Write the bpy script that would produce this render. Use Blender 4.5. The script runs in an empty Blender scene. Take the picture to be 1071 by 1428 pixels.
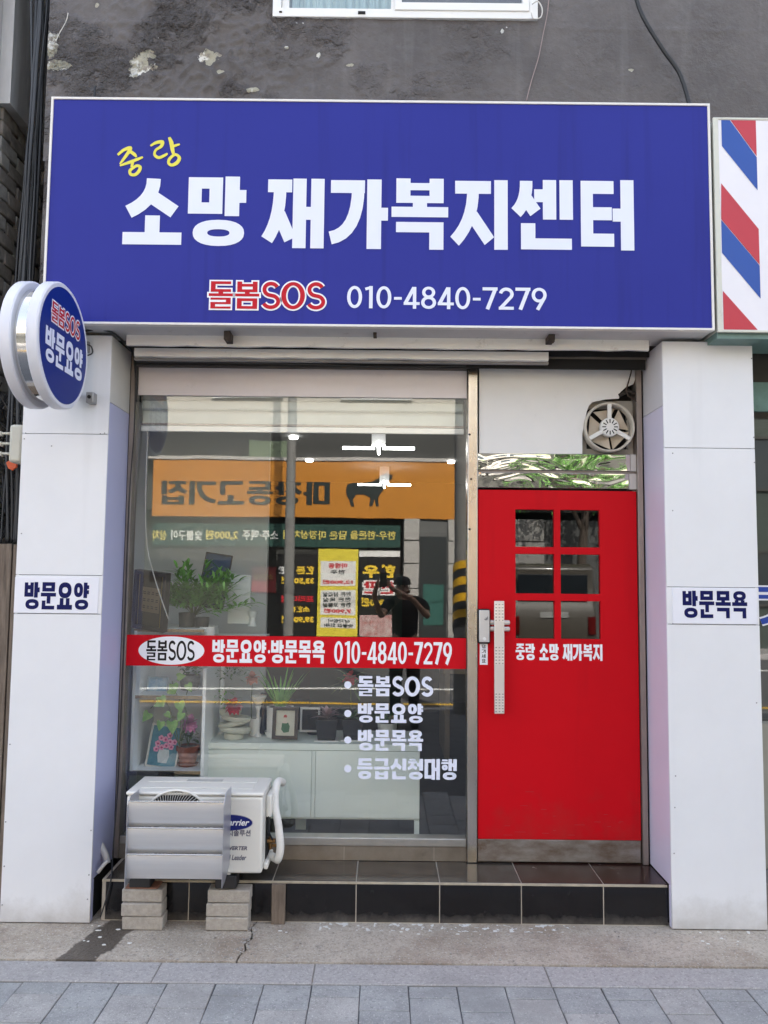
import bpy, bmesh, math, random
from mathutils import Vector, Matrix, noise
from mathutils.geometry import delaunay_2d_cdt
SC = bpy.context.scene
COL = SC.collection
R_ = math.radians

# ------------------------------------------------------------------ camera, world, sun, exposure
CAM_Z = 1.70; FPX = 1100.0; PITCH = math.atan(86/FPX); ROLL = R_(0.6)
cam_d = bpy.data.cameras.new('camera'); cam = bpy.data.objects.new('camera', cam_d); COL.objects.link(cam)
cam_d.sensor_fit = 'VERTICAL'; cam_d.sensor_height = 24; cam_d.lens = 24*FPX/1428; cam_d.clip_start = 0.02; cam_d.clip_end = 500
CM = Matrix.Rotation(math.pi/2+PITCH, 3, 'X') @ Matrix.Rotation(ROLL, 3, 'Z')
cam.matrix_world = Matrix.Translation((0, 0, CAM_Z)) @ CM.to_4x4()
SC.camera = cam
SUN_EL = 50; SUN_AZ = 18       # sun stands behind the shop; azimuth from +y toward +x
w = bpy.data.worlds.new('World'); SC.world = w; w.use_nodes = True
nt = w.node_tree; bg = nt.nodes['Background']; sky = nt.nodes.new('ShaderNodeTexSky')
sky.sky_type = 'NISHITA'; sky.sun_disc = False; sky.sun_elevation = R_(SUN_EL); sky.sun_rotation = R_(SUN_AZ)
sky.air_density = 1.0; sky.dust_density = 3.0; sky.ozone_density = 1.0
hs = nt.nodes.new('ShaderNodeHueSaturation'); hs.inputs['Saturation'].default_value = .55
nt.links.new(sky.outputs[0], hs.inputs['Color']); nt.links.new(hs.outputs[0], bg.inputs[0]); bg.inputs[1].default_value = 0.15
sl = bpy.data.lights.new('sun', 'SUN'); sun = bpy.data.objects.new('sun', sl); COL.objects.link(sun)
sl.energy = 4.0; sl.angle = R_(0.5); sl.color = (1, .95, .87)
az, el = R_(SUN_AZ), R_(SUN_EL)
sdir = Vector((math.sin(az)*math.cos(el), math.cos(az)*math.cos(el), math.sin(el)))
sun.rotation_euler = sdir.to_track_quat('Z', 'Y').to_euler(); sun.location = sdir*30
vs = SC.view_settings; vs.view_transform = 'Standard'; vs.look = 'None'; vs.gamma = 1; vs.use_curve_mapping = False
vs.exposure = 2.26
SC.render.engine = 'CYCLES'
SC.cycles.use_denoising = True
SC.cycles.max_bounces = 10; SC.cycles.transparent_max_bounces = 16; SC.cycles.caustics_reflective = False; SC.cycles.caustics_refractive = False
SC.cycles.sample_clamp_indirect = 6

# ------------------------------------------------------------------ measuring: a pixel of the photograph on the plane y = Y
def U(px, py, Y):
    d = CM @ Vector(((px-535.5)/FPX, (714-py)/FPX, -1))
    k = Y/d.y
    return d.x*k, CAM_Z + d.z*k
def UZ(px, py, Z=0.0):
    d = CM @ Vector(((px-535.5)/FPX, (714-py)/FPX, -1)); k = (Z-CAM_Z)/d.z
    return d.x*k, d.y*k
def RC(x0, y0, x1, y1, Y):          # rectangle: left, right, bottom, top in metres (edges taken at their middles)
    ym = (y0+y1)/2; xm = (x0+x1)/2
    return U(x0, ym, Y)[0], U(x1, ym, Y)[0], U(xm, y1, Y)[1], U(xm, y0, Y)[1]
def VX(px, py, yr):                 # the same for things seen mirrored in the shop window: real plane y = yr
    return U(px, py, 2*YG - yr)
YG = 4.28                           # plane of the window glass
YP = 3.95                           # front of the clad pillars
YS = 3.81                           # face of the big sign
rnd = random.Random(7)

# ------------------------------------------------------------------ materials
MATS = {}
def mat(name, col, rough=.6, metal=0., var=0., vscale=6., bump=0., bscale=40., spec=.5, col2=None, emis=0., sub=None, coat=0., stretch=None, dirt=None):
    if name in MATS: return MATS[name]
    m = bpy.data.materials.new(name); m.use_nodes = True; t = m.node_tree; b = t.nodes['Principled BSDF']
    b.inputs['Base Color'].default_value = (*col, 1); b.inputs['Roughness'].default_value = rough
    b.inputs['Metallic'].default_value = metal; b.inputs['Specular IOR Level'].default_value = spec
    if coat: b.inputs['Coat Weight'].default_value = coat; b.inputs['Coat Roughness'].default_value = .08
    L = t.links.new
    tc = t.nodes.new('ShaderNodeTexCoord'); src = tc.outputs['Object']
    if stretch:
        mp = t.nodes.new('ShaderNodeMapping'); mp.inputs['Scale'].default_value = stretch; L(src, mp.inputs[0]); src = mp.outputs[0]
    last = None
    if var or col2:
        n = t.nodes.new('ShaderNodeTexNoise'); n.inputs['Scale'].default_value = vscale; n.inputs['Detail'].default_value = 8; n.inputs['Roughness'].default_value = .65; L(src, n.inputs[0])
        mr = t.nodes.new('ShaderNodeMapRange'); mr.inputs[1].default_value = .3; mr.inputs[2].default_value = .7; L(n.outputs[0], mr.inputs[0])
        mx = t.nodes.new('ShaderNodeMix'); mx.data_type = 'RGBA'
        c2 = col2 if col2 else tuple(c*(1-var) for c in col)
        mx.inputs[6].default_value = (*col, 1); mx.inputs[7].default_value = (*c2, 1)
        L(mr.outputs[0], mx.inputs[0]); last = mx.outputs[2]
        rr = t.nodes.new('ShaderNodeMapRange'); rr.inputs[3].default_value = rough; rr.inputs[4].default_value = min(1, rough*1.25+.03); L(n.outputs[0], rr.inputs[0]); L(rr.outputs[0], b.inputs['Roughness'])
    if dirt:   # (colour, scale, threshold, strength): spotty dirt
        n = t.nodes.new('ShaderNodeTexNoise'); n.inputs['Scale'].default_value = dirt[1]; n.inputs['Detail'].default_value = 10; n.inputs['Roughness'].default_value = .75; L(tc.outputs['Object'], n.inputs[0])
        mr = t.nodes.new('ShaderNodeMapRange'); mr.inputs[1].default_value = dirt[2]; mr.inputs[2].default_value = dirt[2]+.12; mr.inputs[4].default_value = dirt[3]; L(n.outputs[0], mr.inputs[0])
        mx = t.nodes.new('ShaderNodeMix'); mx.data_type = 'RGBA'
        if last: L(last, mx.inputs[6])
        else: mx.inputs[6].default_value = (*col, 1)
        mx.inputs[7].default_value = (*dirt[0], 1); L(mr.outputs[0], mx.inputs[0]); last = mx.outputs[2]
    if last: L(last, b.inputs['Base Color'])
    if bump:
        n = t.nodes.new('ShaderNodeTexNoise'); n.inputs['Scale'].default_value = bscale; n.inputs['Detail'].default_value = 6; L(src, n.inputs[0])
        bp = t.nodes.new('ShaderNodeBump'); bp.inputs['Strength'].default_value = bump; bp.inputs['Distance'].default_value = .01; L(n.outputs[0], bp.inputs['Height']); L(bp.outputs[0], b.inputs['Normal'])
    if emis:
        b.inputs['Emission Color'].default_value = (*col, 1); b.inputs['Emission Strength'].default_value = emis
    MATS[name] = m; return m

def glass(name, tint=(.85, .92, .9), r0=.085, wav=0., rough=0.0):
    if name in MATS: return MATS[name]
    m = bpy.data.materials.new(name); m.use_nodes = True; t = m.node_tree; t.nodes.remove(t.nodes['Principled BSDF'])
    out = t.nodes['Material Output']; L = t.links.new
    tr = t.nodes.new('ShaderNodeBsdfTransparent'); tr.inputs[0].default_value = (*tint, 1)
    gl = t.nodes.new('ShaderNodeBsdfGlossy'); gl.inputs['Roughness'].default_value = rough; gl.inputs[0].default_value = (1, 1, 1, 1)
    lw = t.nodes.new('ShaderNodeLayerWeight'); pw = t.nodes.new('ShaderNodeMath'); pw.operation = 'POWER'; pw.inputs[1].default_value = 4.5
    L(lw.outputs['Facing'], pw.inputs[0])
    mr = t.nodes.new('ShaderNodeMapRange'); mr.inputs[3].default_value = r0; mr.inputs[4].default_value = .95; L(pw.outputs[0], mr.inputs[0])
    mx = t.nodes.new('ShaderNodeMixShader'); L(mr.outputs[0], mx.inputs[0]); L(tr.outputs[0], mx.inputs[1]); L(gl.outputs[0], mx.inputs[2]); L(mx.outputs[0], out.inputs[0])
    if wav:
        tc = t.nodes.new('ShaderNodeTexCoord'); n = t.nodes.new('ShaderNodeTexNoise'); n.inputs['Scale'].default_value = 1.6; L(tc.outputs['Object'], n.inputs[0])
        bp = t.nodes.new('ShaderNodeBump'); bp.inputs['Strength'].default_value = wav; bp.inputs['Distance'].default_value = .01; L(n.outputs[0], bp.inputs['Height']); L(bp.outputs[0], gl.inputs['Normal'])
    MATS[name] = m; return m

def grime(m, h, col, amt, sc=5):      # splash dirt on the lowest centimetres, streaky and uneven
    t = m.node_tree; L = t.links.new; b = t.nodes['Principled BSDF']; geo = t.nodes.new('ShaderNodeNewGeometry'); sp = t.nodes.new('ShaderNodeSeparateXYZ'); L(geo.outputs['Position'], sp.inputs[0])
    n = t.nodes.new('ShaderNodeTexNoise'); n.inputs['Scale'].default_value = sc; n.inputs['Detail'].default_value = 9; n.inputs['Roughness'].default_value = .7; L(geo.outputs['Position'], n.inputs[0])
    mr = t.nodes.new('ShaderNodeMapRange'); mr.inputs[1].default_value = 0; mr.inputs[2].default_value = h; mr.inputs[3].default_value = .62; mr.inputs[4].default_value = 0; L(sp.outputs[2], mr.inputs[0])
    ad = t.nodes.new('ShaderNodeMath'); ad.operation = 'ADD'; L(mr.outputs[0], ad.inputs[0]); L(n.outputs[0], ad.inputs[1])
    m2 = t.nodes.new('ShaderNodeMapRange'); m2.inputs[1].default_value = .68; m2.inputs[2].default_value = 1.15; m2.inputs[3].default_value = 0; m2.inputs[4].default_value = amt; L(ad.outputs[0], m2.inputs[0])
    mx = t.nodes.new('ShaderNodeMix'); mx.data_type = 'RGBA'; mx.inputs[7].default_value = (*col, 1); L(m2.outputs[0], mx.inputs[0])
    if b.inputs['Base Color'].is_linked: L(b.inputs['Base Color'].links[0].from_socket, mx.inputs[6])
    else: mx.inputs[6].default_value = b.inputs['Base Color'].default_value
    L(mx.outputs[2], b.inputs['Base Color'])
def streaks(m, col, amt, sx=14, sz=.6, thr=.58):   # faint run-off streaks
    t = m.node_tree; L = t.links.new; b = t.nodes['Principled BSDF']; geo = t.nodes.new('ShaderNodeNewGeometry'); mp = t.nodes.new('ShaderNodeMapping'); mp.inputs['Scale'].default_value = (sx, 2, sz); L(geo.outputs['Position'], mp.inputs[0])
    n = t.nodes.new('ShaderNodeTexNoise'); n.inputs['Scale'].default_value = 1; n.inputs['Detail'].default_value = 7; L(mp.outputs[0], n.inputs[0])
    m2 = t.nodes.new('ShaderNodeMapRange'); m2.inputs[1].default_value = thr; m2.inputs[2].default_value = thr+.2; m2.inputs[4].default_value = amt; L(n.outputs[0], m2.inputs[0])
    mx = t.nodes.new('ShaderNodeMix'); mx.data_type = 'RGBA'; mx.inputs[7].default_value = (*col, 1); L(m2.outputs[0], mx.inputs[0])
    if b.inputs['Base Color'].is_linked: L(b.inputs['Base Color'].links[0].from_socket, mx.inputs[6])
    else: mx.inputs[6].default_value = b.inputs['Base Color'].default_value
    L(mx.outputs[2], b.inputs['Base Color'])
M_sign = mat('sign blue film', (.024, .031, .275), .4, var=.06, vscale=1.2, spec=.18)
M_letter = mat('white lettering film', (.74, .78, .92), .4)
M_letterW = mat('bright white film', (.84, .85, .9), .35)
M_red = mat('red lettering film', (.50, .006, .018), .4, spec=.2)
M_yellow = mat('yellow lettering film', (.75, .68, .06), .4)
M_black = mat('black film', (.008, .008, .010), .45, spec=.25)
M_navy = mat('navy film', (.004, .007, .08), .45, spec=.15)
M_door = mat('red door paint', (.56, .003, .010), .45, var=.05, vscale=3, spec=.12)
M_white = mat('white cladding sheet', (.77, .78, .81), .38, var=.07, vscale=1.7, bump=.06, bscale=3, dirt=((.42, .41, .40), 7, .66, .4))
grime(M_white, .22, (.30, .27, .23), .55); streaks(M_white, (.50, .50, .52), .30, 7, .5)
streaks(M_sign, (.018, .021, .19), .6, 16, .7, .56); streaks(M_door, (.36, .004, .010), .45, 9, .8, .55); grime(M_door, .75, (.22, .05, .04), .35, 9)
M_white2 = mat('white reveal sheet', (.70, .69, .66), .45, var=.06, vscale=3, dirt=((.35, .33, .3), 6, .62, .4))
M_lav = mat('lavender tinted reveal sheet', (.5, .52, .76), .35, var=.05, vscale=2)
M_lavR = mat('pale lilac reveal sheet', (.72, .69, .84), .35, var=.05, vscale=2)
M_frame_w = mat('white aluminium frame', (.8, .8, .78), .35, dirt=((.3, .28, .25), 9, .6, .5))
M_soffit = mat('weathered white aluminium', (.62, .62, .63), .45, var=.15, vscale=5, dirt=((.12, .11, .10), 14, .6, .7), stretch=(1, 1, 4))
M_steel = mat('stainless steel frame', (.62, .58, .53), .22, 1, var=.25, vscale=4, bump=.12, bscale=3, stretch=(3, 3, .7))
M_steel_d = mat('dull brown steel', (.30, .265, .245), .45, .55, var=.3, vscale=5)
M_mirror = mat('polished steel sheet', (.62, .60, .57), .03, 1, bump=1.0, bscale=2.6, stretch=(1, 1, 2.2))
_n = [n for n in M_mirror.node_tree.nodes if n.type == 'TEX_NOISE'][0]; _n.inputs['Detail'].default_value = 1.2; _n.inputs['Distortion'].default_value = 1.4; _n.inputs['Scale'].default_value = 3.2
[n for n in M_mirror.node_tree.nodes if n.type == 'BUMP'][0].inputs['Distance'].default_value = .007
M_kick = mat('rusty kick plate', (.36, .34, .32), .4, .7, col2=(.16, .11, .08), vscale=7, stretch=(1, 1, 2.5), dirt=((.13, .065, .03), 6, .58, .8))
M_wood = mat('old grey wood', (.24, .19, .15), .8, col2=(.09, .07, .055), vscale=9, stretch=(6, 6, .6), bump=.4, bscale=20)
M_tile = mat('black ceramic tile', (.007, .007, .009), .10, var=.4, vscale=9, bump=.03, bscale=5, dirt=((.16, .15, .14), 24, .63, .55))
grime(M_tile, .07, (.14, .125, .11), .6, 14)
M_tile_t = mat('dusty dark tile', (.022, .021, .02), .12, col2=(.07, .06, .05), vscale=5, dirt=((.28, .25, .22), 11, .66, .5))
M_grout = mat('tile grout', (.50, .45, .38), .9, var=.3)
M_block = mat('concrete paving block', (.45, .41, .36), .9, var=.3, vscale=45, bump=.5, bscale=120, dirt=((.16, .135, .11), 12, .6, .5))
M_dark = mat('dark void', (.012, .012, .012), .9)
M_cable = mat('black cable rubber', (.012, .013, .016), .45)
M_plastic = mat('white plastic', (.78, .78, .75), .35, var=.04)
M_fan = mat('yellowed fan plastic', (.62, .58, .5), .4, var=.15, vscale=9, dirt=((.2, .15, .09), 14, .6, .6))
M_acbody = mat('air conditioner enamel', (.76, .75, .70), .33, var=.05, vscale=3, dirt=((.4, .38, .34), 6, .63, .3))
M_alu = mat('brushed aluminium', (.70, .70, .71), .34, .6, var=.1, vscale=3, stretch=(.3, .3, 12))
M_rubber = mat('black rubber', (.015, .015, .017), .6)
M_glass = glass('window glass', (.99, 1, .995), .068, wav=.035)
M_glass_d = glass('door glass', (.55, .57, .57), .06)
M_glass_in = glass('picture glass', (.95, .95, .95), .04)

# ------------------------------------------------------------------ mesh builder
class MB:
    def __init__(s): s.v = []; s.f = []
    def add(s, vs, fs):
        n = len(s.v); s.v += [tuple(v) for v in vs]; s.f += [tuple(i+n for i in f) for f in fs]; return s
    def box(s, x0, x1, y0, y1, z0, z1, jit=0):
        v = [(x, y, z) for x in (x0, x1) for y in (y0, y1) for z in (z0, z1)]
        if jit: v = [(a+rnd.uniform(-jit, jit), b+rnd.uniform(-jit, jit), c+rnd.uniform(-jit, jit)) for a, b, c in v]
        return s.add(v, [(0, 1, 3, 2), (4, 6, 7, 5), (0, 4, 5, 1), (2, 3, 7, 6), (0, 2, 6, 4), (1, 5, 7, 3)])
    def tube(s, pts, r, n=8, cap=True):
        pts = [Vector(p) for p in pts]; rs = r if isinstance(r, (list, tuple)) else [r]*len(pts)
        vs = []; up = Vector((0, 0, 1)); d0 = (pts[1]-pts[0]).normalized()
        if abs(d0.dot(up)) > .9: up = Vector((1, 0, 0))
        a = d0.cross(up).normalized()
        for i, p in enumerate(pts):
            d = (pts[min(i+1, len(pts)-1)]-pts[max(i-1, 0)]).normalized()
            a = (a - d*a.dot(d)).normalized(); b = d.cross(a)
            for k in range(n):
                t = 2*math.pi*k/n; vs.append(p+(a*math.cos(t)+b*math.sin(t))*rs[i])
        fs = [(i*n+k, i*n+(k+1) % n, (i+1)*n+(k+1) % n, (i+1)*n+k) for i in range(len(pts)-1) for k in range(n)]
        if cap: fs += [tuple(range(n-1, -1, -1)), tuple((len(pts)-1)*n+k for k in range(n))]
        return s.add(vs, fs)
    def lathe(s, prof, c=(0, 0, 0), axis='z', n=24, sx=1, sy=1):
        vs = []
        for r, h in prof:
            for k in range(n):
                t = 2*math.pi*k/n; a, b = r*math.cos(t)*sx, r*math.sin(t)*sy
                p = (a, b, h) if axis == 'z' else ((a, h, b) if axis == 'y' else (h, a, b))
                vs.append((p[0]+c[0], p[1]+c[1], p[2]+c[2]))
        m = len(prof)
        fs = [(i*n+k, i*n+(k+1) % n, (i+1)*n+(k+1) % n, (i+1)*n+k) for i in range(m-1) for k in range(n)]
        fs += [tuple(range(n-1, -1, -1)), tuple((m-1)*n+k for k in range(n))]
        return s.add(vs, fs)
    def prism(s, poly, y0, y1):            # polygon in x,z extruded along y
        n = len(poly); vs = [(x, y0, z) for x, z in poly]+[(x, y1, z) for x, z in poly]
        return s.add(vs, [tuple(range(n)), tuple(range(2*n-1, n-1, -1))]+[(i, i+n, (i+1) % n+n, (i+1) % n) for i in range(n)])
    def prismz(s, poly, z0, z1):
        n = len(poly); vs = [(x, y, z0) for x, y in poly]+[(x, y, z1) for x, y in poly]
        return s.add(vs, [tuple(range(n-1, -1, -1)), tuple(range(n, 2*n))]+[(i, (i+1) % n, (i+1) % n+n, i+n) for i in range(n)])
    def plate(s, xs, zs, holes, y0, y1):   # plate in x,z with rectangular holes (cell indices)
        nx, nz = len(xs), len(zs); n = len(s.v)
        for y in (y0, y1):
            for z in zs:
                for x in xs: s.v.append((x, y, z))
        I = lambda i, j, k: n+k*nx*nz+j*nx+i
        solid = lambda i, j: 0 <= i < nx-1 and 0 <= j < nz-1 and (i, j) not in holes
        for j in range(nz-1):
            for i in range(nx-1):
                if not solid(i, j): continue
                s.f.append((I(i, j, 0), I(i+1, j, 0), I(i+1, j+1, 0), I(i, j+1, 0)))
                s.f.append((I(i, j+1, 1), I(i+1, j+1, 1), I(i+1, j, 1), I(i, j, 1)))
                if not solid(i-1, j): s.f.append((I(i, j, 0), I(i, j+1, 0), I(i, j+1, 1), I(i, j, 1)))
                if not solid(i+1, j): s.f.append((I(i+1, j, 1), I(i+1, j+1, 1), I(i+1, j+1, 0), I(i+1, j, 0)))
                if not solid(i, j-1): s.f.append((I(i, j, 1), I(i+1, j, 1), I(i+1, j, 0), I(i, j, 0)))
                if not solid(i, j+1): s.f.append((I(i, j+1, 0), I(i+1, j+1, 0), I(i+1, j+1, 1), I(i, j+1, 1)))
        return s
    def rot(s, M, c=(0, 0, 0)):
        c = Vector(c); s.v = [tuple(M @ (Vector(v)-c)+c) for v in s.v]; return s
    def move(s, d): s.v = [(a+d[0], b+d[1], c+d[2]) for a, b, c in s.v]; return s

ORG = {}
def thing(name, label, cat, loc=(0, 0, 0), group=None, local=False):
    o = bpy.data.objects.new(name, None); COL.objects.link(o); o.empty_display_size = .1
    o.location = loc; o['label'] = label; o['category'] = cat
    if group: o['group'] = group
    ORG[o.name] = Vector((0, 0, 0)) if local else Vector(loc)
    return o
def obj(name, mb, m, parent=None, bevel=0., smooth=False, label=None, kind=None, loc=None, seg=2):
    me = bpy.data.meshes.new(name); 
    org = ORG.get(parent.name, Vector((0, 0, 0))) if parent else (Vector(loc) if loc else Vector((0, 0, 0)))
    me.from_pydata([(a-org.x, b-org.y, c-org.z) for a, b, c in mb.v], [], mb.f); me.validate()
    bm = bmesh.new(); bm.from_mesh(me); bmesh.ops.recalc_face_normals(bm, faces=bm.faces)
    bm.to_mesh(me); bm.free()
    me.materials.append(m)
    if smooth:
        me.shade_smooth()
    o = bpy.data.objects.new(name, me); COL.objects.link(o)
    if parent: o.parent = parent
    elif loc: o.location = loc
    ORG[o.name] = org
    if bevel:
        b = o.modifiers.new('bevel', 'BEVEL'); b.width = bevel; b.segments = seg; b.limit_method = 'ANGLE'; b.angle_limit = R_(40)
        b.harden_normals = False
    if smooth == 'auto' or (bevel and not smooth):
        try:
            me.shade_smooth(); me.set_sharp_from_angle(angle=R_(35))
        except Exception: pass
    if label: o['label'] = label
    if kind: o['kind'] = kind
    return o
def tag(o, label, cat, group=None):
    o['label'] = label; o['category'] = cat
    if group: o['group'] = group
    return o
def struct(name, mb, m, **k): return obj(name, mb, m, kind='structure', **k)
def copy_tree(o, parent=None):
    c = o.copy(); COL.objects.link(c); c.parent = parent; ORG[c.name] = ORG.get(o.name, Vector((0, 0, 0)))
    for ch in list(o.children): copy_tree(ch, c)
    return c

# ------------------------------------------------------------------ heavy Hangul and numerals as strokes
class G:
    def __init__(s, e=0): s.p = []; s.e = e
    def R(s, x0, y0, x1, y1):
        e = s.e; s.p.append([(x0-e, y0-e), (x1+e, y0-e), (x1+e, y1+e), (x0-e, y1+e)])
    def P(s, pts): s.p.append(pts)
    def S(s, pts, t, asp=1.0, ext=True):   # stroke; asp = horizontal thickness factor
        e = s.e; pts = [Vector(p) for p in pts]
        if e and ext:
            pts[0] = pts[0]-(pts[1]-pts[0]).normalized()*e; pts[-1] = pts[-1]+(pts[-1]-pts[-2]).normalized()*e
        ts = t if isinstance(t, (list, tuple)) else [t]*len(pts); L = []; Rr = []
        for i, p in enumerate(pts):
            a = (p-pts[i-1]).normalized() if i else None; b = (pts[i+1]-p).normalized() if i < len(pts)-1 else None
            if a is None: a = b
            if b is None: b = a
            n = Vector((-(a+b).y, (a+b).x))
            n = n.normalized() if n.length > 1e-6 else Vector((-a.y, a.x))
            c = max(.5, n.dot(Vector((-a.y, a.x)))); hw = (ts[i]/2+e)/c
            d = Vector((n.x*hw*asp, n.y*hw)); L.append(p+d); Rr.append(p-d)
        for i in range(len(pts)-1): s.p.append([tuple(L[i]), tuple(Rr[i]), tuple(Rr[i+1]), tuple(L[i+1])])
    def O(s, x0, y0, x1, y1, th, tv, n=28, sq=2.3):
        e = s.e; cx, cy = (x0+x1)/2, (y0+y1)/2; a, b = (x1-x0)/2+e, (y1-y0)/2+e; ai, bi = max(.01, (x1-x0)/2-tv-e), max(.008, (y1-y0)/2-th-e)
        def pt(A, B, k):
            t = 2*math.pi*k/n; c, q = math.cos(t), math.sin(t)
            return cx+A*math.copysign(abs(c)**(2/sq), c), cy+B*math.copysign(abs(q)**(2/sq), q)
        for k in range(n): s.p.append([pt(a, b, k), pt(a, b, k+1), pt(ai, bi, k+1), pt(ai, bi, k)])
def curve(p0, p1, p2, n=8): return [tuple((1-t)**2*Vector(p0)+2*t*(1-t)*Vector(p1)+t*t*Vector(p2)) for t in [i/n for i in range(n+1)]]
def cho(g, c, x0, y0, x1, y1, th, tv, side=False):
    w, h = x1-x0, y1-y0; R = g.R; xm = (x0+x1)/2
    if c == 'ㄱ':
        R(x0, y1-th, x1, y1)
        if side: g.S(curve((x1-tv/2, y1-th*.5), (x1-tv/2, y0+h*.18), (x0, y0+th*.55), 8), tv*.95, 1.0, False)
        else: R(x1-tv, y0, x1, y1)
    elif c == 'ㄲ': cho(g, 'ㄱ', x0, y0, xm-.02, y1, th, tv*.8); cho(g, 'ㄱ', xm+.02, y0, x1, y1, th, tv*.8)
    elif c == 'ㄴ': R(x0, y0, x0+tv, y1); R(x0, y0, x1, y0+th)
    elif c == 'ㄷ': R(x0, y0, x0+tv, y1); R(x0, y0, x1, y0+th); R(x0, y1-th, x1, y1)
    elif c == 'ㄹ':
        t = min(th, h/5.2); m = (y0+y1)/2
        R(x0, y1-t, x1, y1); R(x0, m-t/2, x1, m+t/2); R(x0, y0, x1, y0+t); R(x1-tv, m-t/2, x1, y1); R(x0, y0, x0+tv, m+t/2)
    elif c == 'ㅁ': R(x0, y0, x0+tv, y1); R(x1-tv, y0, x1, y1); R(x0, y0, x1, y0+th); R(x0, y1-th, x1, y1)
    elif c == 'ㅂ':
        t = min(th, h/3.4); R(x0, y0, x0+tv, y1); R(x1-tv, y0, x1, y1); R(x0, y0, x1, y0+t); R(x0, y0+h*.52, x1, y0+h*.52+t)
    elif c in 'ㅅㅈㅊ':
        top = y1
        if c == 'ㅊ': t = min(th, h*.16); R(xm-tv*.9, y1-t*.85, xm+tv*.9, y1); top = y1-t*1.25; 
        if c in 'ㅈㅊ':
            t = th if c == 'ㅈ' else min(th, h*.2); R(x0+w*.03, top-t, x1-w*.03, top); top = top-t*.5
        hh = top-y0; tt = min(tv*.95, hh*.42)
        g.S(curve((xm, top), (xm+.01, y0+hh*.42), (x0+w*.02, y0+tt*.35), 7), tt, 1.0, False)
        g.S([(xm-w*.02, y0+hh*.52), (x1-w*.07, y0+tt*.38)], tt, 1.0, False)
    elif c == 'ㅇ': g.O(x0, y0, x1, y1, min(th*1.02, h*.36), tv)
    elif c == 'ㅋ': R(x0, y1-th, x1, y1); R(x1-tv, y0, x1, y1); R(x0, y0+h*.4, x1, y0+h*.4+th*.8)
    elif c == 'ㅌ':
        t = min(th, h/4.6); m = (y0+y1)/2; R(x0, y0, x0+tv, y1); R(x0, y0, x1, y0+t); R(x0, m-t/2, x1-w*.06, m+t/2); R(x0, y1-t, x1, y1)
    elif c == 'ㅍ':
        t = min(th, h/3.4); R(x0, y0, x1, y0+t); R(x0, y1-t, x1, y1); R(x0+w*.16, y0, x0+w*.16+tv*.8, y1); R(x1-w*.16-tv*.8, y0, x1-w*.16, y1)
    elif c == 'ㅎ':
        t = min(th, h/5.5); R(xm-tv*.8, y1-t, xm+tv*.8, y1); R(x0, y1-t*2.35, x1, y1-t*1.35); g.O(x0+w*.07, y0, x1-w*.07, y1-t*2.65, t, tv*.85)
CHO = 'ㄱㄲㄴㄷㄸㄹㅁㅂㅃㅅㅆㅇㅈㅉㅊㅋㅌㅍㅎ'
JUNG = 'ㅏㅐㅑㅒㅓㅔㅕㅖㅗㅘㅙㅚㅛㅜㅝㅞㅟㅠㅡㅢㅣ'
JONG = ' ㄱㄲㄳㄴㄵㄶㄷㄹㄺㄻㄼㄽㄾㄿㅀㅁㅂㅄㅅㅆㅇㅈㅊㅋㅌㅍㅎ'
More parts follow.
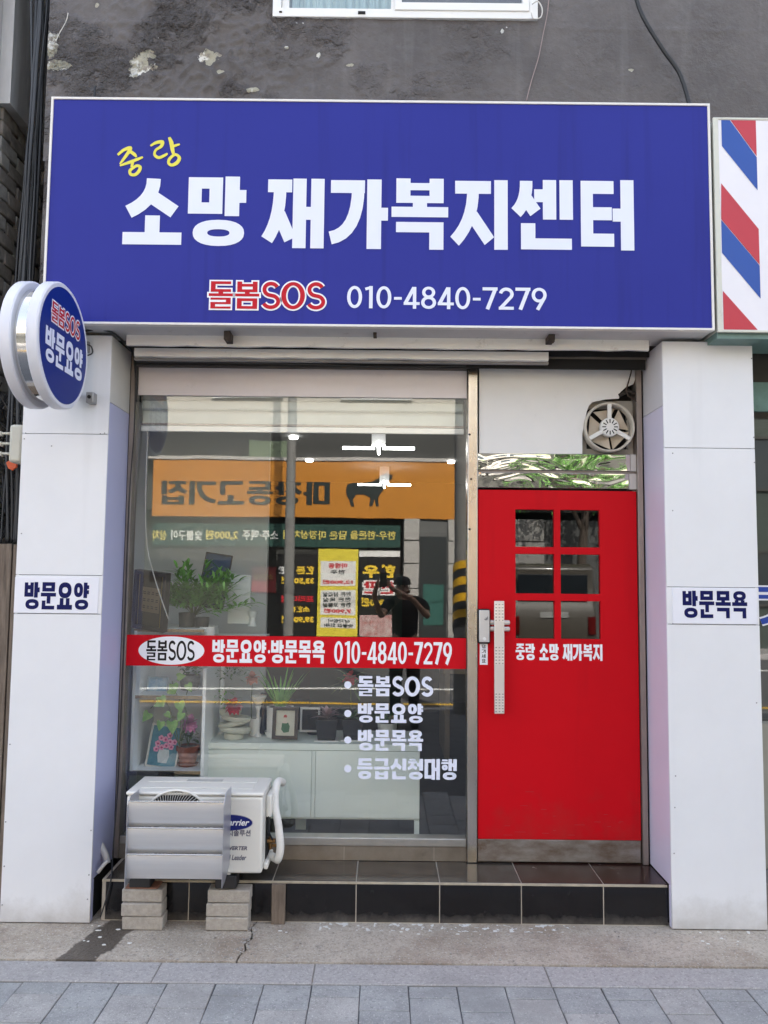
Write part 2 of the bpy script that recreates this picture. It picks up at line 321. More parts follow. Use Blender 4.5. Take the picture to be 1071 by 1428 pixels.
def syll(ch, th=.165, tv=.2, e=0):
    g = G(e); W = .86
    if ch in LATIN: LATIN[ch](g, th, tv); return g.p
    k = ord(ch)-0xAC00; c, v, j = CHO[k//588], JUNG[k % 588//28], JONG[k % 28]
    R = g.R
    if v in 'ㅗㅛㅜㅠㅡ':
        if j == ' ':
            if v == 'ㅜ': cho(g, c, .1, .56, W-.1, 1, th, tv); R(0, .3, W, .3+th); R(W/2-tv/2, 0, W/2+tv/2, .4)
            else:
                y = .42; cho(g, c, .06, y, W-.06, 1, th, tv); R(0, 0, W, th)
                if v == 'ㅗ': R(W/2-tv/2, 0, W/2+tv/2, y-.02 if c != 'ㅅ' else y+.02)
                if v == 'ㅛ': R(W*.3-tv/2, 0, W*.3+tv/2, y); R(W*.7-tv/2, 0, W*.7+tv/2, y)
        else:
            t = th*.78; yb = .455
            if v == 'ㅡ': yb = .47
            if v in 'ㅜㅠ': yb = .475
            jt = .315
            if v in 'ㅗㅛ': cy = yb+t+.055
            else: cy = yb+t+.045
            cho(g, c, .07, cy, W-.07, 1, t, tv); R(0, yb, W, yb+t)
            if v == 'ㅗ': R(W/2-tv/2, yb, W/2+tv/2, cy+.02)
            if v == 'ㅛ': R(W*.3-tv/2, yb, W*.3+tv/2, cy+.02); R(W*.7-tv/2, yb, W*.7+tv/2, cy+.02)
            if v == 'ㅜ': R(W*.52-tv/2, jt+.01 if j != 'ㄴ' else jt-.1, W*.52+tv/2, yb+t)
            jy = jt+.07 if v not in 'ㅜㅠ' else jt+.01
            if j == 'ㄹ': jy = .40
            if j == 'ㅁ': jy = .385
            cho(g, j, .07, 0, W-.07, jy, t, tv)
    else:
        tk = .1; y0 = 0 if j == ' ' else .43
        two = v in 'ㅐㅔ'; tvv = tv*.93 if two else tv
        vw = {'ㅏ': tvv+tk, 'ㅑ': tvv+tk, 'ㅐ': 2*tvv+.07, 'ㅓ': tvv+tk, 'ㅕ': tvv+tk, 'ㅔ': 2*tvv+.05+tk*.8, 'ㅣ': tvv}[v]
        cw = W-vw-.035; 
        if two: cw += .03
        ct = th if j == ' ' else th*.88
        cyy = .05 if j == ' ' else y0+.03
        xx = W-vw
        if v in 'ㅓㅕㅔ': cw = W-vw-.01
        cho(g, c, 0, cyy if c != 'ㅇ' or j != ' ' else .2, cw, .985, ct, tv*.92, side=(j == ' '))
        H = 1.0-y0; tm = y0+H*.5
        if v == 'ㅏ': R(xx, y0, xx+tvv, 1); R(xx+tvv-.01, tm-th/2, W, tm+th/2)
        elif v == 'ㅑ': R(xx, y0, xx+tvv, 1); R(xx+tvv-.01, tm+H*.08, W, tm+H*.08+th*.8); R(xx+tvv-.01, tm-H*.24, W, tm-H*.24+th*.8)
        elif v == 'ㅐ': R(xx, y0, xx+tvv, 1); R(xx+tvv+.07, y0, W, 1); R(xx+tvv-.01, tm-th/2, xx+tvv+.08, tm+th/2)
        elif v == 'ㅓ': R(W-tvv, y0, W, 1); R(xx-.03, tm-th/2, W-tvv+.01, tm+th/2)
        elif v == 'ㅕ': R(W-tvv, y0, W, 1); R(xx-.02, tm+H*.1, W-tvv+.01, tm+H*.1+th*.8); R(xx-.02, tm-H*.22, W-tvv+.01, tm-H*.22+th*.8)
        elif v == 'ㅔ': R(W-tvv, y0, W, 1); R(W-2*tvv-.05, y0, W-tvv-.05, 1); R(xx-.05, tm-th/2+.1*H, W-2*tvv-.04, tm+th/2+.1*H)
        elif v == 'ㅣ': R(W-tvv, y0, W, 1)
        if j != ' ': cho(g, j, .08, 0, W-.02, .375, th*.86, tv)
    return g.p
def arc(cx, cy, rx, ry, a0, a1, n=14): return [(cx+rx*math.cos(R_(a0+(a1-a0)*i/n)), cy+ry*math.sin(R_(a0+(a1-a0)*i/n))) for i in range(n+1)]
def _0(g, th, tv): g.O(0, 0, .62, 1, th*.9, tv*.9, sq=2.05)
def _1(g, th, tv): g.R(.22, 0, .22+tv*.95, 1); g.S([(.06, .86), (.22+tv*.4, .93)], th*.85)
def _2(g, th, tv): h = th/2; g.S(arc(.31, .70, .31-h, .30-h, 172, -35, 14)+[(.10, .10)], th*.95, 1, False); g.R(.0, 0, .62, th*.9)
def _4(g, th, tv): g.R(.38, 0, .38+tv*.9, .98); g.R(.0, .17, .66, .17+th*.85); g.S([(.38+tv*.3, .96), (.07, .24)], th)
def _7(g, th, tv): g.R(0, 1-th*.95, .62, 1); g.S([(.53, .93), (.2, 0.01)], tv)
def _8(g, th, tv): g.O(.04, .48, .58, 1, th*.82, tv*.86, sq=2.05); g.O(0, 0, .62, .57, th*.85, tv*.9, sq=2.05)
def _9(g, th, tv): g.O(0, .34, .62, 1, th*.88, tv*.9, sq=2.05); g.S([(.53, .56), (.24, 0.01)], tv*.95)
def _5(g, th, tv): g.R(.08, 1-th, .56, 1); g.R(.08, .5, .08+tv*.8, 1); h = th/2; g.S([(.08, .52)]+arc(.27, .31, .31-h, .31-h, 100, -160, 16), th, 1, False)
def _3(g, th, tv): h = th/2; g.S(arc(.29, .73, .27-h, .27-h, 160, -80), th, 1, False); g.S(arc(.29, .29, .31-h, .29-h, 85, -160), th, 1, False)
def _6(g, th, tv): g.O(0, 0, .62, .66, th*.88, tv*.9, sq=2.05); g.S([(.09, .44), (.38, .99)], tv*.95)
def _d(g, th, tv): g.R(.04, .40, .36, .40+th*.8)
def _S(g, th, tv):
    h = th/2; g.S(arc(.33, .72, .30-h, .28-h, 25, 262, 16)+arc(.33, .28, .33-h, .28-h, 82, -158, 16), th*1.05, 1, False)
def _O(g, th, tv): g.O(0, 0, .84, 1, th, tv, n=36, sq=2.0)
def _dot(g, th, tv): g.O(.05, .42, .2, .57, .07, .07, n=14, sq=2)
def _p(g, th, tv): g.R(.02, 0, .17, .15)
def _c(g, th, tv): g.S([(.14, .14), (.03, -.14)], .13)
LATIN = {'0': _0, '1': _1, '2': _2, '3': _3, '4': _4, '5': _5, '6': _6, '7': _7, '8': _8, '9': _9, '-': _d, 'S': _S, 'O': _O, '·': _dot, '.': _p, ',': _c}
ADV = {'0': .69, '1': .52, '2': .69, '3': .67, '4': .72, '5': .68, '6': .69, '7': .67, '8': .69, '9': .69, '-': .44, 'S': .70, 'O': .9, '·': .26, ' ': .35, '.': .22, ',': .22}
def layout(text, th=.165, tv=.2, e=0, gap=0., scale_latin=1.0):
    polys = []; x = 0
    for ch in text:
        if ch == ' ': x += .35; continue
        pg = syll(ch, th, tv, e); polys.append([[(px+x, py) for px, py in p] for p in pg]); x += ADV.get(ch, .94)+gap
    return polys, x-(.08+gap)
def union_into(mb, glyph, to3):
    vs = []; fs = []
    for p in glyph:
        a = sum(p[i][0]*p[(i+1) % len(p)][1]-p[(i+1) % len(p)][0]*p[i][1] for i in range(len(p)))
        if abs(a) < 1e-9: continue
        if a < 0: p = p[::-1]
        n = len(vs); vs += [Vector(q) for q in p]; fs.append(list(range(n, n+len(p))))
    ov, oe, of, _a, _b, src = delaunay_2d_cdt(vs, [], fs, 0, 1e-5)
    mb.add([to3(v.x, v.y) for v in ov], [tuple(f) for f, o_ in zip(of, src) if len(o_)])
def fit(glyphs, rect, keep=None):       # map glyph space x 0..keep, y 0..1 to a rectangle (x0,x1,z0,z1)
    x0, x1, z0, z1 = rect
    return lambda u, v: (x0+(x1-x0)*u/keep, z0+(z1-z0)*v)
def letters(text, rect, y, th=.165, tv=.2, e=0, gap=0., mb=None, conv=None):
    mb = mb or MB(); gl, wdt = layout(text, th, tv, e, gap); f = fit(gl, rect, wdt)
    for g in gl: union_into(mb, g, (conv or (lambda a, b: (a, y, b))) if False else (lambda u, v: (f(u, v)[0], y, f(u, v)[1]) if conv is None else conv(*f(u, v))))
    return mb
def font_text(text, rect, y, bold=.0, mb=None, shear=0., conv=None, res=3):
    """built-in font, outline turned to a mesh and fitted into rect (x0,x1,z0,z1)"""
    mb = mb or MB()
    c = bpy.data.curves.new('t', 'FONT'); c.body = text; c.offset = bold; c.shear = shear; c.resolution_u = res
    o = bpy.data.objects.new('t', c); COL.objects.link(o); dg = bpy.context.evaluated_depsgraph_get(); dg.update()
    me = bpy.data.meshes.new_from_object(o.evaluated_get(dg))
    if len(me.vertices):
        xs = [v.co.x for v in me.vertices]; ys = [v.co.y for v in me.vertices]; a, b, c_, d = min(xs), max(xs), min(ys), max(ys)
        x0, x1, z0, z1 = rect
        F = lambda p: (x0+(x1-x0)*(p.x-a)/(b-a), z0+(z1-z0)*(p.y-c_)/(d-c_))
        V = []
        for v in me.vertices:
            u, q = F(v.co); V.append((u, y, q) if conv is None else conv(u, q))
        mb.add(V, [tuple(p.vertices) for p in me.polygons])
    bpy.data.objects.remove(o); bpy.data.curves.remove(c); bpy.data.meshes.remove(me)
    return mb
def flat(mb, poly, y): mb.add([(x, y, z) for x, z in poly], [tuple(range(len(poly)))]); return mb
def ell(cx, cz, a, b, n=40): return [(cx+a*math.cos(2*math.pi*k/n), cz+b*math.sin(2*math.pi*k/n)) for k in range(n)]

# ================================================================== GROUND
def ground_mat(name, base, c2, spots=None, scale=8, fine=160, bump=.6, rough=.9):
    m = mat(name, base, rough, col2=c2, vscale=scale, bump=bump, bscale=fine, dirt=spots)
    t = m.node_tree; L = t.links.new; b = t.nodes['Principled BSDF']; geo = t.nodes.new('ShaderNodeNewGeometry')
    for sc, thr, col, amt in ((70, .54, tuple(v*.45 for v in base), .7), (130, .56, tuple(min(.75, v*1.7) for v in base), .7), (1.7, .5, tuple(v*.62 for v in base), .55)):
        n = t.nodes.new('ShaderNodeTexNoise'); n.inputs['Scale'].default_value = sc; n.inputs['Detail'].default_value = 4; n.inputs['Roughness'].default_value = .7; L(geo.outputs['Position'], n.inputs[0])
        m2 = t.nodes.new('ShaderNodeMapRange'); m2.inputs[1].default_value = thr; m2.inputs[2].default_value = thr+.14; m2.inputs[4].default_value = amt; L(n.outputs[0], m2.inputs[0])
        mx = t.nodes.new('ShaderNodeMix'); mx.data_type = 'RGBA'; mx.inputs[7].default_value = (*col, 1); L(m2.outputs[0], mx.inputs[0]); L(b.inputs['Base Color'].links[0].from_socket, mx.inputs[6]); L(mx.outputs[2], b.inputs['Base Color'])
    return m
M_apron = bpy.data.materials.new('worn concrete apron'); M_apron.use_nodes = True
def build_apron_mat(m):
    t = m.node_tree; L = t.links.new; b = t.nodes['Principled BSDF']; tc = t.nodes.new('ShaderNodeTexCoord')
    def N(sc, det=8, ro=.65):
        n = t.nodes.new('ShaderNodeTexNoise'); n.inputs['Scale'].default_value = sc; n.inputs['Detail'].default_value = det; n.inputs['Roughness'].default_value = ro; L(tc.outputs['Object'], n.inputs[0]); return n
    def MR(s, a, b_, c=0, d=1):
        n = t.nodes.new('ShaderNodeMapRange'); n.inputs[1].default_value = a; n.inputs[2].default_value = b_; n.inputs[3].default_value = c; n.inputs[4].default_value = d; L(s, n.inputs[0]); return n.outputs[0]
    def MX(f, a, b_):
        n = t.nodes.new('ShaderNodeMix'); n.data_type = 'RGBA'; L(f, n.inputs[0])
        for i, v in ((6, a), (7, b_)):
            if isinstance(v, tuple): n.inputs[i].default_value = (*v, 1)
            else: L(v, n.inputs[i])
        return n.outputs[2]
    c = MX(MR(N(3).outputs[0], .35, .65), (.52, .46, .39), (.37, .32, .26))
    c = MX(MR(N(2.2, 9, .7).outputs[0], .48, .66, 0, .8), c, (.27, .205, .15))
    c = MX(MR(N(5, 9, .75).outputs[0], .58, .68, 0, .6), c, (.19, .17, .15))
    c = MX(MR(N(1.4).outputs[0], .55, .75, 0, .6), c, (.36, .26, .18))          # brown stains
    vo = t.nodes.new('ShaderNodeTexVoronoi'); vo.inputs['Scale'].default_value = 62; L(tc.outputs['Object'], vo.inputs[0])
    c = MX(MR(vo.outputs['Distance'], .0, .35, .75, 0), c, (.17, .155, .14))       # exposed aggregate
    c = MX(MR(N(38, 10, .8).outputs[0], .5, .64, 0, .75), c, (.20, .18, .16))
    c = MX(MR(N(95, 3).outputs[0], .58, .66, 0, .8), c, (.62, .60, .56))
    # wet streak beside the left pillar: position in the object's own metres
    sp = t.nodes.new('ShaderNodeSeparateXYZ'); L(tc.outputs['Object'], sp.inputs[0])
    def M(op, a, b_=None):
        n = t.nodes.new('ShaderNodeMath'); n.operation = op
        for i, v in ((0, a), (1, b_)):
            if v is None: continue
            if isinstance(v, (int, float)): n.inputs[i].default_value = v
            else: L(v, n.inputs[i])
        return n.outputs[0]
    ln = M('ADD', sp.outputs[0], M('MULTIPLY', M('SUBTRACT', sp.outputs[1], 3.72), -.25))
    d = M('ABSOLUTE', M('SUBTRACT', ln, -1.30))
    d = M('ADD', d, M('MULTIPLY', M('SUBTRACT', N(9).outputs[0], .5), .12))
    wet = MR(d, .085, .095, 1, 0)
    c = MX(M('MULTIPLY', wet, .86), c, (.055, .043, .033))
    # flakes of old white paint along the foot of the step
    fy = MR(sp.outputs[1], 3.86, 3.97, 0, 1)
    fx = MR(sp.outputs[0], -.35, -.05, 0, 1)
    fl = MR(N(26, 4, .5).outputs[0], .575, .585)
    fl = M('MULTIPLY', fl, M('MULTIPLY', M('GREATER_THAN', fy, .45), M('GREATER_THAN', fx, .2)))
    fl = M('MULTIPLY', fl, M('LESS_THAN', sp.outputs[0], .95))
    c = MX(fl, c, (.72, .72, .70))
    L(c, b.inputs['Base Color']); L(MR(wet, 0, 1, .9, .45), b.inputs['Roughness'])
    bp = t.nodes.new('ShaderNodeBump'); bp.inputs['Strength'].default_value = .7; bp.inputs['Distance'].default_value = .008
    L(M('ADD', N(90, 5).outputs[0], M('MULTIPLY', vo.outputs['Distance'], .5)), bp.inputs['Height']); L(bp.outputs[0], b.inputs['Normal'])
build_apron_mat(M_apron)
M_kerb = ground_mat('granite kerb', (.43, .41, .40), (.32, .31, .31), ((.15, .15, .15), 90, .62, .5), 60, 200, .35)
M_paver = ground_mat('blue grey paver', (.39, .395, .395), (.25, .255, .26), ((.58, .58, .57), 60, .62, .6), 5, 190, .4)
M_paver2 = ground_mat('dull grey paver', (.44, .43, .42), (.29, .285, .28), ((.14, .14, .14), 55, .62, .6), 6, 190, .4)
M_joint = mat('paver joint sand', (.28, .265, .24), .95, var=.3, vscale=30)
M_asph = ground_mat('asphalt', (.075, .075, .078), (.05, .05, .052), ((.14, .14, .14), 60, .62, .5), 3, 120, .5)
struct('ground', MB().box(-90, 90, -95, 60, -.6, -.18), mat('earth', (.2, .17, .13), .95, var=.3, vscale=2))
# apron with a ragged crack: two slabs whose facing edges wander apart
yk = 3.60                     # rear edge of the kerb strip
crk = []
for i in range(15):
    y = yk+(4.35-yk)*i/14
    crk.append((-.615+.05*(y-yk)+.022*noise.noise((y*9, 1, 3)) + .01*rnd.uniform(-1, 1), y))
def slab(name, poly):
    struct(name, MB().prismz(poly, -.15, 0), M_apron)
slab('concrete_apron', [(-4, yk)]+[(x-.004-.007*abs(noise.noise((y*20, 5, 2))), y) for x, y in crk]+[(-4, 4.35)])
slab('concrete_apron', [(x+.003+.012*abs(noise.noise((y*25, 9, 2))), y) for x, y in crk]+[(5, 4.35), (5, yk)])
mb = MB()
for k in range(90):             # crumbs in the crack and along the slab edge
    if k < 50:
        y = rnd.uniform(yk+.02, 4.0); x = crk[int((y-yk)/(4.35-yk)*14)][0]+rnd.gauss(0, .012)
    else: x = rnd.uniform(-1.3, 1.4); y = rnd.choice((rnd.gauss(yk+.05, .03), rnd.uniform(3.75, 3.96)))
    s = rnd.uniform(.002, .006); mb.box(x-s, x+s, y-s, y+s*rnd.uniform(.6, 1.4), .0, s*1.1, jit=s*.4)
obj('loose_grit', mb, mat('grit', (.2, .17, .15), .9, col2=(.45, .43, .4), vscale=30), kind='stuff')
mb = MB()
for k in range(34):           # white paint chips lying near the walls
    x, y = rnd.choice([(rnd.uniform(-1.4, -1.1), rnd.uniform(3.72, 4.0)), (rnd.uniform(1.3, 1.9), rnd.uniform(3.8, 3.94)), (rnd.uniform(-.5, .5), rnd.uniform(3.86, 3.97))])
    s = rnd.uniform(.003, .012); n = 5; a0 = rnd.random()*6
    mb.prismz([(x+s*rnd.uniform(.6, 1.2)*math.cos(a0+6.28*i/n), y+.6*s*rnd.uniform(.6, 1.2)*math.sin(a0+6.28*i/n)) for i in range(n)], .001, .0035)
obj('paint_chips', mb, mat('paint chip', (.75, .75, .73), .6), kind='stuff')
# kerb strip: granite stones
kb = struct('kerb_strip', MB().box(-4, 5, 3.425, yk-.001, -.15, -.009), M_joint)
x = -3.9
kx = [-3.9, -2.9, -1.9, -.95, -.28, .72, 1.72, 2.72, 3.72, 4.7]
for a, b in zip(kx, kx[1:]):
    obj('kerb_stone', MB().box(a+.002, b-.002, 3.428, yk-.004-.004*rnd.random(), -.14, -.004), M_kerb, kb, bevel=.004)
# pavers: columns of blocks laid half a block apart
pv = struct('pavement', MB().box(-10, 10, -1.6, 3.424, -.16, -.0115), mat('far paving', (.12, .125, .135), .9, var=.3, vscale=5))
pw = .2; meshes = []
ncol = 0
for i in range(-11, 12):
    x0 = -.078+i*pw
    off = (0 if i % 2 else .098)+.095
    y1 = 3.420; first = True
    while y1 > 2.35:
        y0 = 3.424-off if first else y1-.2
        if first and y0 > 3.42: first = False; continue
        j = rnd.uniform(-.0015, .0015); h = -.006+rnd.uniform(-.0015, .0012)
        o = obj('paver', MB().box(x0+.0019+j, x0+pw-.0019+j, y0+.0019, y1-.0019, -.05, h, jit=.0006), M_paver if rnd.random() < .7 else M_paver2, pv, bevel=.0025, seg=1)
        y1 = y0; first = False; ncol += 1
# road and the far pavement (they show mirrored in the shop glass)
rd = struct('road', MB().box(-60, 60, -9.2, -1.75, -.3, -.12), M_asph)
struct('near_kerb', MB().box(-60, 60, -1.75, -1.6, -.3, -.01), M_kerb, bevel=.01)
struct('far_kerb', MB().box(-60, 60, -9.35, -9.2, -.3, .0), M_kerb, bevel=.01)
struct('far_pavement', MB().box(-60, 60, -11.4, -9.35, -.3, -.004), mat('far pavement slabs', (.25, .24, .23), .9, var=.2, vscale=4))
M_ylw = mat('yellow road paint', (.62, .36, .02), .6, dirt=((.2, .15, .08), 12, .55, .8)); M_wht = mat('white road paint', (.65, .65, .62), .6, dirt=((.2, .2, .2), 9, .5, .9))
struct('yellow_line', MB().box(-60, 60, -2.72, -2.6, -.119, -.116), M_ylw)
mb = MB(); mb.add([(-5, -3.7, -.1155), (6, -4.35, -.1155), (6, -4.5, -.1155), (-5, -3.9, -.1155)], [(0, 1, 2, 3)]); struct('white_line', mb, M_wht)
struct('white_line', MB().box(-30, 30, -7.2, -7.05, -.119, -.116), M_wht)
for (a, b) in ((-10, -60), (10, 60)):
    struct('side_pavement', MB().box(min(a, b), max(a, b), -1.6, 3.6, -.16, -.006), mat('far paving', (.2, .2, .2)))

# ================================================================== TILED STEP
sb = struct('entrance_step', MB().box(-1.36, 1.395, 3.9945, 4.70, 0, .1945), M_grout)
ZT = .197; YF = 4.0
joints = [-1.36, -1.345, -.935, -.526, -.117, .292, .692, 1.094, 1.41]
for a, b in zip(joints[1:], joints[2:]):
    obj('front_tile', MB().box(a+.0026, b-.0026, YF-.008+rnd.uniform(-.0008, .0008), 4.006, .004, ZT-.014, jit=.0004), M_tile, sb, bevel=.0012, seg=1)
    obj('top_tile', MB().box(a+.0026, b-.0026, YF-.004, 4.275, ZT-.008, ZT+rnd.uniform(-.0006, .0006), jit=.0003), M_tile_t if b < .75 else mat('brown dark tile', (.04, .018, .014), .2, var=.4, vscale=6, dirt=((.4, .38, .34), 8, .6 if b > 1 else .72, .8)), sb, bevel=.0012, seg=1)
obj('edge_trim', MB().box(-1.36, 1.405, YF-.011, YF-.0045, ZT-.0125, ZT-.004), mat('cream grout edge', (.5, .44, .34), .7, var=.4, vscale=12), sb)
po = obj('timber_stub', MB().box(*RC(379, 1229, 398, 1283, 3.975)[:2], 3.965, 3.985, 0.001, .187, jit=.001), M_wood, bevel=.002)
tag(po, 'short weathered timber upright propped against the black tiled step', 'timber post')

# ================================================================== SHOP BUILDING
bld = thing('shop_building', 'dark grey painted building with blistered peeling wall above the shop sign', 'building', (0, 4.28, 0))
YW = 4.10; XL = -1.86
def wall_mat():
    m = bpy.data.materials.new('peeling dark grey paint'); m.use_nodes = True; t = m.node_tree; L = t.links.new; b = t.nodes['Principled BSDF']; tc = t.nodes.new('ShaderNodeTexCoord')
    geo = t.nodes.new('ShaderNodeNewGeometry')
    def N(sc, det=8, ro=.65, src=None):
        n = t.nodes.new('ShaderNodeTexNoise'); n.inputs['Scale'].default_value = sc; n.inputs['Detail'].default_value = det; n.inputs['Roughness'].default_value = ro; L(src or geo.outputs['Position'], n.inputs[0]); return n
    def MR(s, a, b_, c=0, d=1):
        n = t.nodes.new('ShaderNodeMapRange'); n.inputs[1].default_value = a; n.inputs[2].default_value = b_; n.inputs[3].default_value = c; n.inputs[4].default_value = d; L(s, n.inputs[0]); return n.outputs[0]
    def MX(f, a, b_):
        n = t.nodes.new('ShaderNodeMix'); n.data_type = 'RGBA'; L(f, n.inputs[0])
        for i, v in ((6, a), (7, b_)):
            if isinstance(v, tuple): n.inputs[i].default_value = (*v, 1)
            else: L(v, n.inputs[i])
        return n.outputs[2]
    def M(op, a, b_=None):
        n = t.nodes.new('ShaderNodeMath'); n.operation = op
        for i, v in ((0, a), (1, b_)):
            if v is None: continue
            if isinstance(v, (int, float)): n.inputs[i].default_value = v
            else: L(v, n.inputs[i])
        return n.outputs[0]
    c = MX(MR(N(1.5).outputs[0], .35, .65), (.125, .111, .106), (.078, .069, .067))
    c = MX(MR(N(14).outputs[0], .5, .7, 0, .35), c, (.15, .142, .14))
    mp = t.nodes.new('ShaderNodeMapping'); mp.inputs['Scale'].default_value = (9, 1, .5); L(geo.outputs['Position'], mp.inputs[0])
    c = MX(MR(N(1, 6, .6, mp.outputs[0]).outputs[0], .56, .74, 0, .3), c, (.2, .19, .19))       # rain streaks
    c = MX(MR(N(30, 4).outputs[0], .66, .72, 0, .6), c, (.05, .046, .045))
    sp = t.nodes.new('ShaderNodeSeparateXYZ'); L(geo.outputs['Position'], sp.inputs[0])
    wn1 = M('SUBTRACT', N(11, 5).outputs[0], .5); 
    wcol = t.nodes.new('ShaderNodeTexNoise'); wcol.inputs['Scale'].default_value = 16; wcol.inputs['Detail'].default_value = 5; L(geo.outputs['Position'], wcol.inputs[0])
    spots = [(196, 92, .058, .045), (209, 78, .035, .02), (290, 83, .048, .034), (303, 78, .022, .014), (307, 102, .02, .012), (72, 62, .03, .06), (80, 92, .05, .022), (354, 127, .022, .010), (445, 79, .012, .018), (488, 92, .018, .008), (880, 98, .016, .008), (136, 8, .012, .018), (400, 68, .008, .008), (700, 45, .01, .01)]
    msk = None
    for px, py, a, h in spots:
        x0, z0 = U(px, py, YW)
        dx = M('DIVIDE', M('SUBTRACT', sp.outputs[0], x0), a*1.2); dz = M('DIVIDE', M('SUBTRACT', sp.outputs[2], z0), h*1.25)
        d = M('ADD', M('MULTIPLY', dx, dx), M('MULTIPLY', dz, dz))
        msk = d if msk is None else M('MINIMUM', msk, d)
    msk = M('ADD', M('SQRT', msk), M('MULTIPLY', wn1, 3.2))
    msk = M('ADD', msk, M('MULTIPLY', M('SUBTRACT', N(60, 3).outputs[0], .5), .8))
    ring = MR(msk, 1.0, 1.03, 1, 0); 
    inner = MX(MR(N(9, 3).outputs[0], .52, .56), (.36, .34, .26), (.66, .65, .60))
    c = MX(MR(msk, 1.0, 1.9, .5, 0), c, (.06, .052, .05))
    c = MX(MR(N(.9, 9, .75).outputs[0], .55, .7, 0, .4), c, (.21, .195, .19))
    c = MX(MR(N(3.5, 10, .75).outputs[0], .6, .72, 0, .5), c, (.06, .052, .05))
    inner = MX(MR(N(20, 5).outputs[0], .56, .6), inner, (.25, .22, .18))
    c = MX(ring, c, inner)
    c = MX(MR(N(21, 2, .4).outputs[0], .775, .78), c, (.7, .69, .66))
    L(c, b.inputs['Base Color']); b.inputs['Roughness'].default_value = .55
    bp = t.nodes.new('ShaderNodeBump'); bp.inputs['Strength'].default_value = 1; bp.inputs['Distance'].default_value = .02
    lm_ = MR(sp.outputs[0], -.9, .9, 1, .12)
    rd = M('ABSOLUTE', M('SUBTRACT', N(9, 5, .6).outputs[0], .5)); rd2 = M('ABSOLUTE', M('SUBTRACT', N(23, 4, .6).outputs[0], .5))
    rid = M('MULTIPLY', M('ADD', MR(rd, 0, .12, 1, 0), M('MULTIPLY', MR(rd2, 0, .12, 1, 0), .5)), lm_)
    rid = M('MULTIPLY', rid, MR(N(2.6, 3).outputs[0], .45, .6))
    hgt = M('ADD', M('ADD', M('MULTIPLY', N(32, 7).outputs[0], .45), M('MULTIPLY', ring, -.7)), M('MULTIPLY', rid, 1.5)); L(hgt, bp.inputs['Height']); L(bp.outputs[0], b.inputs['Normal'])
    return m
M_wall = wall_mat()
def paint_wall():
    mb = MB(); st = .0105; x0, x1, z0, z1 = XL, 3.2, 3.9, 5.15; nx, nz = int((x1-x0)/st), int((z1-z0)/st)
    wx0, wx1 = U(381, 10, YW)[0], U(749, 10, YW)[0]; wz = U(565, 26, YW)[1]
    for j in range(nz+1):
        for i in range(nx+1):
            x, z = x0+i*st, z0+j*st
            p = Vector((x*3.4, z*3.4, 1.0)); q = noise.noise(p*1.0)*.5+.5
            bl = max(0, 1-abs((x+1.0)/1.1))*max(0, min(1, (z-4.05)/.15))   # the left end is badly blistered
            bl = max(bl, .22*max(0, 1-abs((x-.35)/.7)))
            r = 1-abs(noise.noise(Vector((x*7+2, z*7, 4.2))))*2.6; r2 = 1-abs(noise.noise(Vector((x*15, z*13, 9))))*2.4
            d = bl*(max(0, r)**3*.012+max(0, r2)**3*.016+.026*max(0, noise.noise(Vector((x*5, z*6, 2))))+.008*max(0, noise.noise(Vector((x*11, z*14, 7)))))+.007*q+.002*noise.noise(Vector((x*22, z*26, 0)))
            for pass_y in (U(565, 34, YW)[1], ): 
                d += .006*math.exp(-((z-pass_y+.02)/.012)**2)*(1 if x < wx0 else .5)
            mb.v.append((x, YW-d, z))
    for j in range(nz):
        for i in range(nx):
            x, z = x0+(i+.5)*st, z0+(j+.5)*st
            if wx0 < x < wx1 and z > wz: continue
            a = j*(nx+1)+i; mb.f.append((a, a+1, a+nx+2, a+nx+1))
    return mb, wx0, wx1, wz
pm, WX0, WX1, WZ = paint_wall()
obj('painted_wall', pm, M_wall, bld, smooth=True)
core = MB()
core.box(XL, WX0, YW+.02, YW+.28, 2.92, 7.6); core.box(WX1, 3.2, YW+.02, YW+.28, 2.92, 7.6); core.box(WX0, WX1, YW+.02, YW+.28, 2.92, WZ); core.box(WX0, WX1, YW+.02, YW+.28, WZ+1.3, 7.6)
obj('masonry', core, M_wall, bld)
obj('upper_wall', MB().box(XL, WX0, YW-.003, YW+.018, 5.152, 7.6).box(WX1, 3.2, YW-.003, YW+.018, 5.152, 7.6).box(WX0, WX1, YW-.003, YW+.018, WZ+1.3, 7.6), M_wall, bld)
obj('roof_slab', MB().box(XL-.1, 9.2, YW-.15, 13, 7.6, 7.8), mat('roof concrete', (.3, .29, .28), .9, var=.2), bld)  # unseen roof, added and sized to keep the sun off the shop front
obj('side_wall', MB().box(XL, XL+.2, 4.385, 12.8, -.1, 7.595), mat('grey render', (.16, .155, .15), .8, var=.3), bld)
obj('rear_wall', MB().box(XL+.205, 9, 12.6, 12.8, -.1, 7.595), mat('grey render', (.16, .155, .15)), bld)
obj('upper_floor', MB().box(XL+.205, 9, 4.39, 12.595, 3.05, 3.2), mat('roof concrete', (.3, .29, .28)), bld)
